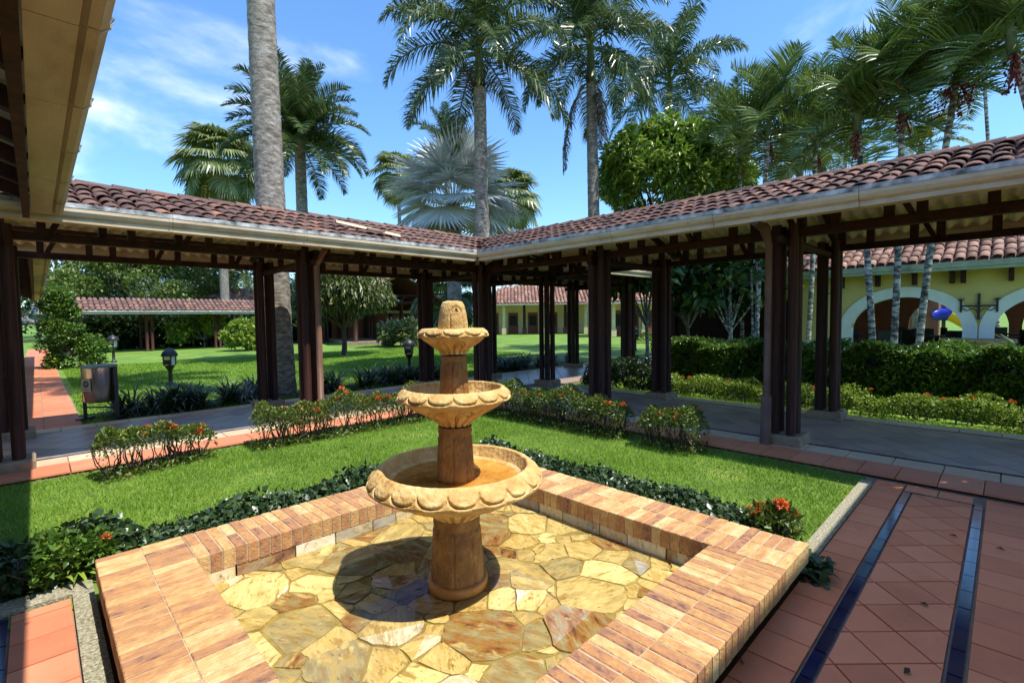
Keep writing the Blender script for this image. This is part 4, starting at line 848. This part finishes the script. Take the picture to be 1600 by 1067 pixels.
pM = dp(1250, 240, 22); palm('fan_palm', 'fan palm low behind the slender palms, over the right roof', gz(pM), pM, .16, .14, fanl, 24, .95)
# ---- broadleaf trees
def tree(name, label, c, R, n, ls, mt, base=None, lumps=26, wr=.55, droop=-.1, cat='tree', trunk=.14, shell=.75, group=None, lr=.34, bark='bark'):
    c = np.array(c, float); R = np.array(R, float); b = np.array(base if base is not None else (c[0], c[1], -.03), float)
    t = thing(name, label, cat, tuple(b), group); d = sphere_dirs(lumps); d[:, 2] = np.where(d[:, 2] < -.55, -d[:, 2], d[:, 2]); cc = c+d*R*(shell+.25*NR.rand(lumps, 1)); k = NR.randint(0, lumps, n)
    o = sphere_dirs(n)*NR.uniform(.5, 1, (n, 1))**.5*lr*R.mean()*NR.uniform(.7, 1.25, lumps)[k][:, None]*np.array([1.15, 1.15, .8]); P = cc[k]+o; P[:, 2] = np.maximum(P[:, 2], .05)
    A = o/np.linalg.norm(o, axis=1, keepdims=True)*.7+NR.normal(size=(n, 3))*.6+np.array([0, 0, droop]); L = NR.uniform(.6, 1.3, n)*ls
    foliage('crown', mt, P, A, L, L*wr, t)
    m = MB(); f = Vector(b).lerp(Vector(c), .45); m.tube([b, Vector(b).lerp(f, .5)+Vector((.03, -.02, 0)), f], [trunk, trunk*.8, trunk*.65], 8)
    for q in range(min(lumps, 14)): e = Vector(cc[q]); m.tube([f, f.lerp(e, .5)+Vector((0, 0, .1)), e], [trunk*.5, trunk*.3, trunk*.08], 5, False)
    m.build('trunk', bark, t, True); return t
tree('mango_tree', 'bushy mango tree with yellow-green top above the right gallery roof', dp(1046, 282, 18), (2.5, 2.5, 1.75), 20000, .27, 'mango', lumps=48, wr=.36, droop=-.35, lr=.27, shell=.74, bark='twig')
tree('round_tree', 'wide rounded light green tree behind the far gallery on the left', dp(232, 452, 42), (5.4, 5.4, 3.4), 22000, .30, 'roundtree', lumps=70, lr=.25)
tree('dark_tree', 'dark spreading tree at the far left behind the light green one', dp(118, 425, 46), (6, 6, 4.5), 9000, .4, 'darktree', lumps=50, lr=.28)
tree('dark_tree', 'dark undergrowth tree in the gap below the far gallery roof', dp(155, 505, 36), (3.4, 2.0, 1.6), 5000, .3, 'darktree', lumps=30)
tree('drooping_tree', 'yellow-green tree with drooping leaves right of the thick palm trunk', dp(535, 462, 22), (1.8, 1.8, 1.3), 8500, .42, 'droop', lumps=40, wr=.2, droop=-1.3, lr=.36, bark='twig')
tree('lime_shrub', 'lime green leafy shrub on the lawn left of the thick palm trunk', dp(384, 528, 27), (.95, .95, .9), 2600, .24, 'lime', lumps=22, cat='shrub', trunk=.05)
tree('lime_shrub', 'yellow-green shrub by the posts of the far gallery', dp(240, 510, 34), (.9, .9, 1.0), 1500, .22, 'lime', lumps=14, cat='shrub', trunk=.05)
tree('croton_shrub', 'long bright leafy shrub in front of the far cream wall', dp(318, 516, 31), (2.0, 1.0, .8), 3200, .25, 'lime', lumps=24, cat='shrub', trunk=.05)
tree('white_veined_shrub', 'pale leafy shrub in front of the open pavilion', dp(625, 522, 29), (1.2, 1.2, .7), 1600, .34, 'fan', lumps=16, cat='shrub', trunk=.05)
tree('climbing_vine', 'leafy green vine climbing the post beside the path at the far left', dp(94, 520, 17.5), (.42, .42, 1.6), 6000, .11, 'hedge', lumps=30, cat='vine', trunk=.05)
tree('leafy_bush', 'round leafy bush at the foot of the climbing vine', dp(124, 556, 18), (.8, .8, .7), 4200, .13, 'hedge', lumps=20, cat='bush', trunk=.04)
tree('big_leaf_tree', 'small tree with big pale-edged leaves seen under the right gallery roof', dp(1140, 445, 13.6), (1.25, 1.25, 1.15), 1500, .34, 'bigleaf', lumps=26, wr=.5, droop=-.5, bark='bark2', trunk=.06)
tree('big_leaf_tree', 'dark big-leaved tree between the second posts of the right gallery', dp(1010, 425, 14.5), (1.3, 1.3, .75), 1300, .36, 'bigleaf', lumps=22, wr=.5, droop=-.5, trunk=.07)
tree('big_leaf_tree', 'dark big-leaved tree just right of the second right-hand post', dp(1075, 440, 15), (1.2, 1.2, 1.2), 1500, .34, 'bigleaf', lumps=24, wr=.5, droop=-.5, trunk=.08)
for x, y0, y1, lab in ((1143, 530, 445, 'thin pale sapling stem in front of the big leaves'), (1176, 540, 420, 'thin pale stem left of the dark wall'), (1184, 540, 405, 'very thin pale stem touching the dark wall')):
    B = at(x, y0, X=12.2); T = at(x-2, y1, X=12.2); t = thing('sapling', lab, 'sapling', (B[0], B[1], -.03)); MB().tube([(B[0], B[1], -.03), tuple(B), tuple(T)], [.035, .03, .02], 7).build('stem', 'bark2', t, True); d = sphere_dirs(40); foliage('leaves', 'bigleaf', T+d*.25, d, np.full(40, .22), np.full(40, .1), t)
for x, y, d, lab, mt_ in ((352, 425, 46, 'brownish feather palm far behind the far gallery', 'yellowpalm'), (335, 412, 52, 'dark feather palm behind the round tree', 'royal'), (385, 430, 44, 'feather palm beside the red gable roof', 'royal')):
    p = dp(x, y, d); palm('feather_palm', lab, gz(p), p, .22, .2, lib(lambda q: pinnate(3.4, q[0], q[1], n=50, ll=.7, droop=.8, vee=.5, w=.08, mt=mt_), [(1.3, .9), (.8, 1.6), (.3, 1.5), (-.2, 1.2)], 1), 20, 1.)
p = dp(700, 455, 19); palm('fan_palm', 'dark fan palm in the shade between the fountain top and the gallery posts', gz(p), p, .16, .15, lib(lambda q: fanleaf(1.0, .95, q, droop=1.2, mt='royal'), [1.0, .5, .0, -.5], 2), 18, 1.)
backs = [(20, 60, 9), (560, 70, 8), (650, 60, 7), (840, 75, 7), (930, 70, 8), (1000, 55, 8), (1090, 45, 6), (440, 70, 7), (480, 62, 7), (330, 75, 9), (60, 55, 8), (1200, 50, 6)]
for i, (x, d, r) in enumerate(backs):
    c = dp(x, 497, d); c[2] = r*.45; tree('background_tree', 'distant dark green tree in the belt closing the garden, number %s from the left edge' % ['one', 'two', 'three', 'four', 'five', 'six', 'seven', 'eight', 'nine', 'ten', 'eleven', 'twelve'][sorted(q[0] for q in backs).index(x)], c, (r*.75, r*.75, r*.55), 3000, .55, 'darktree' if i % 3 else 'roundtree', lumps=34, group='tree belt closing the garden', lr=.3)
ixora(*at(118, 535, Z=0)[:2], *at(265, 532, Z=0)[:2], 1.1, .75, 'distant hedge of orange flowers before the far gallery', dens=180, flowers=60, gap=.1, stems=3, skirt=False, ls=.14, group='far flower hedges')
ixora(*at(270, 531, Z=0)[:2], *at(398, 529, Z=0)[:2], 1.0, .7, 'distant dark hedge before the far cream wall', dens=150, flowers=8, gap=.1, stems=3, skirt=False, ls=.16, mt='darktree', group='far flower hedges')
ixora(*at(775, 521, Z=0)[:2], *at(930, 519, Z=0)[:2], 1.2, .95, 'distant clipped hedge before the red-roofed house', dens=60, flowers=0, gap=.05, stems=1, skirt=False, ls=.25, mt='ixora', group='far flower hedges')
ixora(*at(975, 535, Z=0)[:2], *at(1025, 535, Z=0)[:2], 1.0, .5, 'distant yellowish hedge seen between the right gallery posts', dens=150, flowers=6, gap=.1, stems=2, skirt=False, ls=.14, group='far flower hedges')
# ================================================================== FAR BUILDINGS
def at_front(c, yaw):  # matrix whose X runs along camera right
    return Matrix.Translation(c)@Matrix.Rotation(yaw, 4, 'Z')
fg = thing('far_gallery', 'low tiled gallery crossing the far side of the garden on the left', 'gallery', (8, 35, 0))
slope(fg, (24, 33.6, 2.24), (1.0, 33.6, 2.22), (24, 35.2, 2.92), (1.0, 35.2, 2.88), tiles_='stuff', cs=.24, row=.42, ts=1.3, mt='rooftile'); gutter(fg, (24, 33.55), (1.0, 33.55), (0, -1), z=2.24, seg=4, mt='gutter2')
slope(fg, (1, 36.8, 2.22), (24, 36.8, 2.24), (1, 35.2, 2.88), (24, 35.2, 2.92), tiles_='none')
for x in (1.3, 4.6, 8, 11.4, 14.8, 18.2, 21.6):
    for y in (34.1, 36.3):
        for d in (-.12, .12): ob('pole', polem, fg, loc=(x+d, y, 0), sc=(1.4, 1.4, 2.25))
bar(fg, (1, 34.1, 2.12), (24, 34.1, 2.12), .12, .16); bar(fg, (1, 36.3, 2.12), (24, 36.3, 2.12), .12, .16)
def house(label, c, yaw, w, dep, ez, rz, cols=3, mt='cream', over=.9):
    t = thing('tiled_house', label, 'house', tuple(c)); M4 = at_front(Vector(c), yaw); W = lambda x, y, z: M4@Vector((x, y, z)); R3 = M4.to_3x3()
    MB().box(W(0, dep/2+1.6, ez/2), (w-1, dep-2.4, ez), mtx=R3).build('wall', mt, t)
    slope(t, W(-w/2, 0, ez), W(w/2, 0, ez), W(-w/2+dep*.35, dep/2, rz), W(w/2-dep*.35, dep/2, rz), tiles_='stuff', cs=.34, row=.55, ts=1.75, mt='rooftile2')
    slope(t, W(w/2, 0, ez), W(w/2, dep, ez), W(w/2-dep*.35, dep/2, rz), W(w/2-dep*.35, dep/2+.01, rz), tiles_='none', cs=.34); slope(t, W(-w/2, dep, ez), W(-w/2, 0, ez), W(-w/2+dep*.35, dep/2+.01, rz), W(-w/2+dep*.35, dep/2, rz), tiles_='none', cs=.34)
    MB().box(W(0, -.02, ez-.05), (w, .1, .14), mtx=R3).build('gutter', 'gutter2', t)
    for k in range(cols*2+1):
        x = -w/2+.6+k*(w-1.2)/(cols*2); MB().box(W(x, .6, ez/2), (.26, .26, ez), mtx=R3).box(W(x, .6, .3), (.4, .4, .6), mtx=R3).build('column', 'cream' if k % 2 else 'woodh', t)
        if k < cols*2:
            d = MB().box(W(x+.9, 2.77, 1.05), (1.0, .1, 2.1), mtx=R3).build('door' if k % 2 else 'window', 'maroon', t); MB().box(W(x+.9, 2.70, 1.3), (.7, .05, 1.0), mtx=R3).build('pane', 'dark', d)
    return t
cR = -(PI/2-YAW)+0  # camera-right heading
cR = math.atan2(_r[1], _r[0])
c = dp(852, 500, 46); house('red-roofed cream house across the lawn behind the gallery corner', (c[0], c[1], 0), cR, 13, 7, 2.9, 4.7)
c = dp(985, 500, 38); house('small red-roofed cream house seen between the right gallery posts', (c[0], c[1], 0), cR, 6, 5, 2.7, 4.0, cols=2)
c = dp(335, 500, 42); house('cream house with red roof behind the far gallery', (c[0], c[1], 0), cR, 11, 6, 2.7, 4.3)
pv = thing('open_pavilion', 'open timber pavilion with tall pitched roof beyond the lawn', 'pavilion', tuple(at(610, 533, Z=0))); c = dp(612, 500, 35); M4 = at_front(Vector((c[0], c[1], 0)), cR+.5); W = lambda x, y, z: M4@Vector((x, y, z))
slope(pv, W(-4, -3, 2.7), W(-4, 5, 2.7), W(-.3, -3.6, 4.6), W(-.3, 5, 4.6), tiles_='none', cs=.3, th=.06, under='woodh'); slope(pv, W(3.6, 5, 2.4), W(3.6, -3, 2.4), W(-.3, 5, 4.6), W(-.3, -3.6, 4.6), tiles_='none', cs=.3, th=.06, under='woodh')
for x in (-3, -1, 1, 3):
    for y in (-2.4, 1, 4): ob('post', polem, pv, mtx=Matrix.Translation(W(x, y, 0))@Matrix.Diagonal((2.6, 2.6, 2.8, 1)))
for y in (-2.4, 1, 4):
    bar(pv, W(-3.6, y, 2.72), W(3.4, y, 2.72), .14, .16); bar(pv, W(-2.6, y, 3.2), W(2.2, y, 3.2), .1, .12)
    for x in (-2.4, -1.6, -.8, 0, .8, 1.6): bar(pv, W(x, y, 2.75), W(x+.4, y, 3.2), .07, .07, 'brace')
MB().box(W(0, 1, .08), (7.4, 7.6, .2), mtx=M4.to_3x3()).build('floor', 'plinth', pv); MB().box(W(-.5, 4.2, 1.2), (6, .12, 2.3), mtx=M4.to_3x3()).build('back_wall', 'maroon', pv)
hv = []; 
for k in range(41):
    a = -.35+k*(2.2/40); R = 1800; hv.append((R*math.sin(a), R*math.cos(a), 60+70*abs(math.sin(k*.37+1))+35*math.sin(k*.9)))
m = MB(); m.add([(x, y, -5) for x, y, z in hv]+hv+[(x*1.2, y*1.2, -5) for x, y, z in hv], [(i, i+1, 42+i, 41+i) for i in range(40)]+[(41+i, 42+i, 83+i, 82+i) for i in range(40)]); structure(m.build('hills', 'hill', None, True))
# ---- restaurant on the right: yellow front with white arches
rs = thing('arched_restaurant', 'yellow restaurant with white arches and clay tile roof beyond the tall hedge', 'restaurant', (16, 0, 0))
AX, SP, AC, AI, BI, AO, BO = 16., 1.15, (1.87, -.93, -3.73), 1.13, .85, 1.40, 1.11
def archwall(X, y0, y1, zt, th, mt, name, centers, ai, bi, parent):
    V = []; n = int((y1-y0)/.05); m = MB()
    def low(y):
        for c in centers:
            if abs(y-c) < ai: return SP+bi*math.sqrt(max(0, 1-((y-c)/ai)**2))
        return 0.
    ys = sorted(set([y0+(y1-y0)*i/n for i in range(n+1)]+[c+s*ai*k for c in centers for s in (-1, 1) for k in (.9999, 1.0001)]))
    ys = [y for y in ys if y0 <= y <= y1]
    for a, b in zip(ys[:-1], ys[1:]):
        za, zb = low(a), low(b)
        if b-a < 1e-3: za = zb = max(za, zb) if (za > 0 or zb > 0) and min(za, zb) == 0 else za
        P = [(X, a, za), (X, b, zb), (X, b, zt), (X, a, zt), (X+th, a, za), (X+th, b, zb), (X+th, b, zt), (X+th, a, zt)]
        m.add(P, [(0, 3, 2, 1), (4, 5, 6, 7), (0, 1, 5, 4)])
    for c in centers:                                     # jambs
        for s in (-1, 1):
            y = c+s*ai; m.add([(X, y, 0), (X+th, y, 0), (X+th, y, SP), (X, y, SP)], [(0, 1, 2, 3)])
    return m.build(name, mt, parent)
archwall(AX, -5.1, 4.36, 2.9, .28, 'yellow', 'front_wall', AC, AI, BI, rs)
for c in AC:
    m = MB(); K = 40; pr = []
    for k in range(K+1):
        a = PI*k/K; pr.append(((c+AI*math.cos(a)*.995, SP+BI*math.sin(a)*.995), (c+(AO-.012)*math.cos(a), SP+(BO)*math.sin(a))))
    pr = [((c+AI*.995, 0), (c+AO-.012, 0))]+pr+[((c-AI*.995, 0), (c-AO+.012, 0))]
    for (i0, o0), (i1, o1) in zip(pr[:-1], pr[1:]):
        m.add([(AX-.03, *i0), (AX-.03, *o0), (AX-.03, *o1), (AX-.03, *i1), (AX+.3, *i0), (AX+.01, *o0), (AX+.01, *o1), (AX+.3, *i1)], [(0, 1, 2, 3), (0, 3, 7, 4), (1, 5, 6, 2)])
    m.build('arch_band', 'white', rs)
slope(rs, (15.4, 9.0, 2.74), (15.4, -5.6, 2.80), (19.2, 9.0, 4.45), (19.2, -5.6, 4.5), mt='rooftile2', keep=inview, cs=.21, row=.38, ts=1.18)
slope(rs, (23, -5.6, 2.80), (23, 9.0, 2.74), (19.2, -5.6, 4.5), (19.2, 9.0, 4.45), tiles_='none', cs=.21)
gutter(rs, (15.36, 9), (15.36, -5.6), (-1, 0), z=2.74, seg=2.5, mt='gutter2', fl='gutter2')
for y in (3.2, 2.4, 1.65, .95, .75, -.05, -.9, -1.7): MB().box((15.86, y, 2.44), (.26, .09, .30)).box((15.7, y, 2.60), (.5, .08, .09)).build('corbel', 'woodh', rs)
m = MB().box((19.1, 0, .1), (6, 9.4, .2)); m.build('floor', 'plinth', rs)
MB().box((19.2, 4.42, 1.5), (6, .12, 2.9)).build('side_wall', 'cream', rs); MB().box((17.0, 6.7, 1.3), (.2, 4.4, 2.6)).build('service_wall', 'woodh', rs)
archwall(22.2, -5.1, 4.36, 2.9, .25, 'maroon', 'rear_wall', (1.2, -1.6), 1.25, 1.0, rs)
for x in (17.2, 18.4, 19.6, 20.8):
    m = MB(); m.tube([(x-.42, 4.34, .2), (x-.42, 4.34, 1.2), (x-.3, 4.34, 1.75), (x, 4.34, 2.15), (x+.3, 4.34, 1.75), (x+.42, 4.34, 1.2), (x+.42, 4.34, .2)], .05, 6); m.build('niche_trim', 'white', rs)
MB().box((15.8, .47, .45), (.75, 1.1, .9)).box((15.78, .47, .93), (.95, 1.3, .07)).build('pier_planter', 'plinth', rs)
sc = thing('iron_sconce', 'black wrought-iron cross-shaped candle sconce on the yellow wall between the arches', 'sconce', (15.95, .47, 1.6))
MB().box((15.955, .47, 1.72), (.03, .05, .62)).build('stem', 'iron', sc); MB().box((15.95, .47, 1.74), (.03, .62, .035)).build('crossbar', 'iron', sc)
for s in (-1, 1):
    MB().box((15.95, .47+s*.31, 1.74), (.035, .04, .3)).box((15.95, .47+s*.31, 1.9), (.09, .11, .02)).build('candle_arm', 'iron', sc); MB().tube([(15.95, .47+s*.3, 1.70), (15.95, .47+s*.2, 1.62), (15.95, .47+s*.1, 1.68), (15.95, .47, 1.58)], .01, 5).build('scroll', 'iron', sc)
cs_ = MB().box((0, 0, .45), (.44, .44, .05)).mesh('seat', 'dark'); cb_ = MB().box((0, .21, .72), (.42, .04, .42)).mesh('backrest', 'dark'); cl_ = MB().box((0, 0, .22), (.035, .035, .44)).mesh('leg', 'dark')
tt_ = MB().lathe([(0, .74), (.5, .74), (.5, .77), (0, .775)], 20).mesh('table_top', 'dark'); tl_ = MB().lathe([(.05, .05), (.05, .74)], 10).mesh('pedestal', 'dark'); tb_ = MB().lathe([(0, .06), (.25, .03), (.27, 0)], 16).mesh('foot', 'dark')
places = ['nearest the left arch foot', 'in the middle of the left arch', 'by the pier planter', 'deep inside the left arch', 'inside the right arch', 'deep behind the right arch']
for i, (x, y) in enumerate(((16.9, 2.6), (17.3, 1.3), (17.1, .2), (19.4, 2.2), (17.2, -1.2), (19.6, -.4))):
    t = thing('dining_table', 'dark round restaurant table '+places[i], 'table', (x, y, .2), 'restaurant tables')
    for nm, me in (('table_top', tt_), ('pedestal', tl_), ('foot', tb_)): ob(nm, me, t, loc=(x, y, .2))
    for k in range(4):
        a = k*PI/2+rnd.uniform(-.3, .3)+.6; cx, cy = x+math.cos(a)*.72, y+math.sin(a)*.72
        ch = thing('dining_chair', 'black restaurant chair at the table '+places[i], 'chair', (cx, cy, .2), 'chairs at the table '+places[i]); Mc = Matrix.Translation((cx, cy, .2))@Matrix.Rotation(a-PI/2, 4, 'Z')
        ob('seat', cs_, ch, mtx=Mc); ob('backrest', cb_, ch, mtx=Mc)
        for dx in (-.19, .19):
            for dy in (-.19, .19): ob('leg', cl_, ch, mtx=Mc@Matrix.Translation((dx, dy, 0)))
# play slide behind the restaurant
sl = thing('tube_slide', 'blue and yellow tube slide seen through the left arch', 'slide', tuple(at(1480, 520, X=34)))
def sp(x, y): return tuple(at(x, y, X=34))
MB().tube([sp(1458, 493), sp(1472, 491), sp(1488, 492)], .32, 14).build('blue_tube', 'blueplastic', sl, True); MB().tube([sp(1486, 492), sp(1496, 496), sp(1508, 503), sp(1525, 512)], .33, 14).build('yellow_tube', 'yellowplastic', sl, True)
for x in (1459, 1450, 1474): p = at(x, 500, X=34); MB().box((34.2, p[1], 1.4), (.16, .16, 2.8)).build('post', 'pipe', sl)
MB().box((34.4, at(1443, 500, X=34)[1], 1.6), (1.2, 1.2, 2.4)).build('play_house', 'maroon', sl)
rosette('bromeliad', 'pale spiky plant on top of the hedge before the pier planter', (*at(1500, 545, X=11.2)[:2], .75), 22, .6, .05, 'fan', up=.8, cat='plant')
rosette('bromeliad', 'pale spiky plant on the hedge at the right edge', (*at(1596, 550, X=11.2)[:2], .8), 22, .7, .05, 'fan', up=.9, cat='plant')
# ================================================================== SMALL THINGS
def lantern(label, p, h=.98, s=1.):
    t = thing('garden_lantern', label, 'lantern', tuple(p), 'garden lanterns'); x, y, z = p; hb = h-.42*s
    MB().lathe([(0, 0), (.09*s, 0), (.08*s, .05), (.042*s, .08), (.04*s, hb-.12*s), (.055*s, hb-.1*s), (.11*s, hb)], 14, (x, y, z)).build('post', 'iron', t, True)
    MB().lathe([(.0, hb+.02), (.105*s, hb+.02), (.118*s, hb+.22*s), (0, hb+.22*s)], 4, (x, y, z)).build('glass', 'lamp_glass', t)
    for k in range(4):
        a = k*PI/2; MB().tube([(x+.112*s*math.cos(a), y+.112*s*math.sin(a), z+hb), (x+.128*s*math.cos(a), y+.128*s*math.sin(a), z+hb+.24*s)], .016*s, 5).build('frame_bar', 'iron', t)
    for k in (1, 2): a = k*PI/2+PI/4; MB().box((x+.075*s*math.cos(a), y+.075*s*math.sin(a), z+hb+.12*s), (.01, .15*s, .2*s), a).build('side_panel', 'iron', t)
    MB().lathe([(.165*s, hb+.22*s), (.17*s, hb+.25*s), (.13*s, hb+.33*s), (.06*s, hb+.385*s), (.03*s, hb+.40*s), (.022*s, hb+.42*s), (0, hb+.425*s)], 16, (x, y, z)).build('cap', 'iron', t, True)
lantern('black garden lantern on the lawn behind the strap-leaved border, nearest one', tuple(at(267, 602, Z=-.03)), .98, 1.1)
lantern('black garden lantern further out on the lawn, left of the nearest one', tuple(at(178, 566, Z=-.03)), 1.15, 1.25)
lantern('distant black garden lantern before the orange flower hedge', tuple(at(138, 548, Z=-.03)), 1.2, 1.1)
lantern('black garden lantern just left of the fountain top', tuple(at(640, 592, Z=-.03)), 1.12, 1.05)
lantern('black garden lantern on the lawn seen between the right gallery posts', tuple(at(993, 548, Z=-.03)), 1.1, 1.1)
bx, by = .72, 10.55
bn = thing('litter_bin', 'stainless steel drum litter bin on a black stand beside the left garden path', 'bin', (bx, by, 0))
MB().lathe([(0, .30), (.20, .30), (.215, .32), (.232, .86), (.235, .875), (0, .875)], 40, (bx, by, 0)).build('drum', 'steel', bn, True)
MB().lathe([(.245, .872), (.245, .90), (.2, .915), (0, .925)], 40, (bx, by, 0)).build('lid', 'gutter2', bn, True); MB().lathe([(.02, .92), (.02, .95), (0, .955)], 10, (bx, by, 0)).build('lid_knob', 'iron', bn)
rr_ = Vector((_r[0], _r[1], 0)).normalized(); ff = Vector((_w[0], _w[1], 0)).normalized()
for s in (-1, 1):
    p = Vector((bx, by, 0))+rr_*.27*s; MB().box((p.x, p.y, .44), (.05, .05, .88)).box((p.x, p.y, .015), (.09, .28, .03), math.atan2(ff.y, ff.x)-PI/2).build('stand_post', 'iron', bn)
a, b = Vector((bx, by, .2))-rr_*.27, Vector((bx, by, .2))+rr_*.27; MB().tube([a, b], .014, 6).build('stand_bar', 'iron', bn)
qd = (-ff-rr_*.12).normalized(); q = Vector((bx, by, .6))+qd*.231; up = Vector((0, 0, 1)); sd_ = up.cross(qd).normalized(); M3 = Matrix((sd_, up, qd)).transposed().to_4x4()
sg = MB().box((0, 0, 0), (.16, .20, .008)).build('sign', 'paper', bn, mtx=Matrix.Translation(q)@M3)
m = MB(); m.add([(.055*math.cos(k*PI/12), .015+.055*math.sin(k*PI/12), .0065) for k in range(24)], [tuple(range(24))]); m.build('emblem', 'iron', sg)
m = MB(); m.box((0, .03, .008), (.07, .010, .002)).box((0, .008, .008), (.05, .007, .002)); m.build('emblem_mark', 'paper', sg); MB().box((0, -.068, .006), (.10, .012, .003)).build('sign_text', 'iron', sg)
# dry leaves and twigs on the paving
for i, (x, y, lab) in enumerate(((1327, 742, 'dry curled leaf on the terracotta strip by the grass'), (1497, 838, 'small brown leaf lying on the diagonal tiles'), (1437, 940, 'dry leaf on the middle of the tiled path'), (1412, 1052, 'curled brown leaf near the bottom of the tiled path'), (1572, 860, 'small dry leaf right of the blue border'), (1156, 1028, 'dry leaf beside the pool wall'))):
    p = at(x, y, Z=.05 if i == 0 else .012); L = np.array([.05]); V, F, a = leaves(np.array([p]), np.array([[math.cos(i*2.), math.sin(i*2.), .12]]), L*1.1, L*.5, fold=.4); tag(ob('fallen_leaf', npmesh('fallen_leaf', V, F, 'deadfrond', a)), lab, 'leaf', 'fallen leaves on the paving')
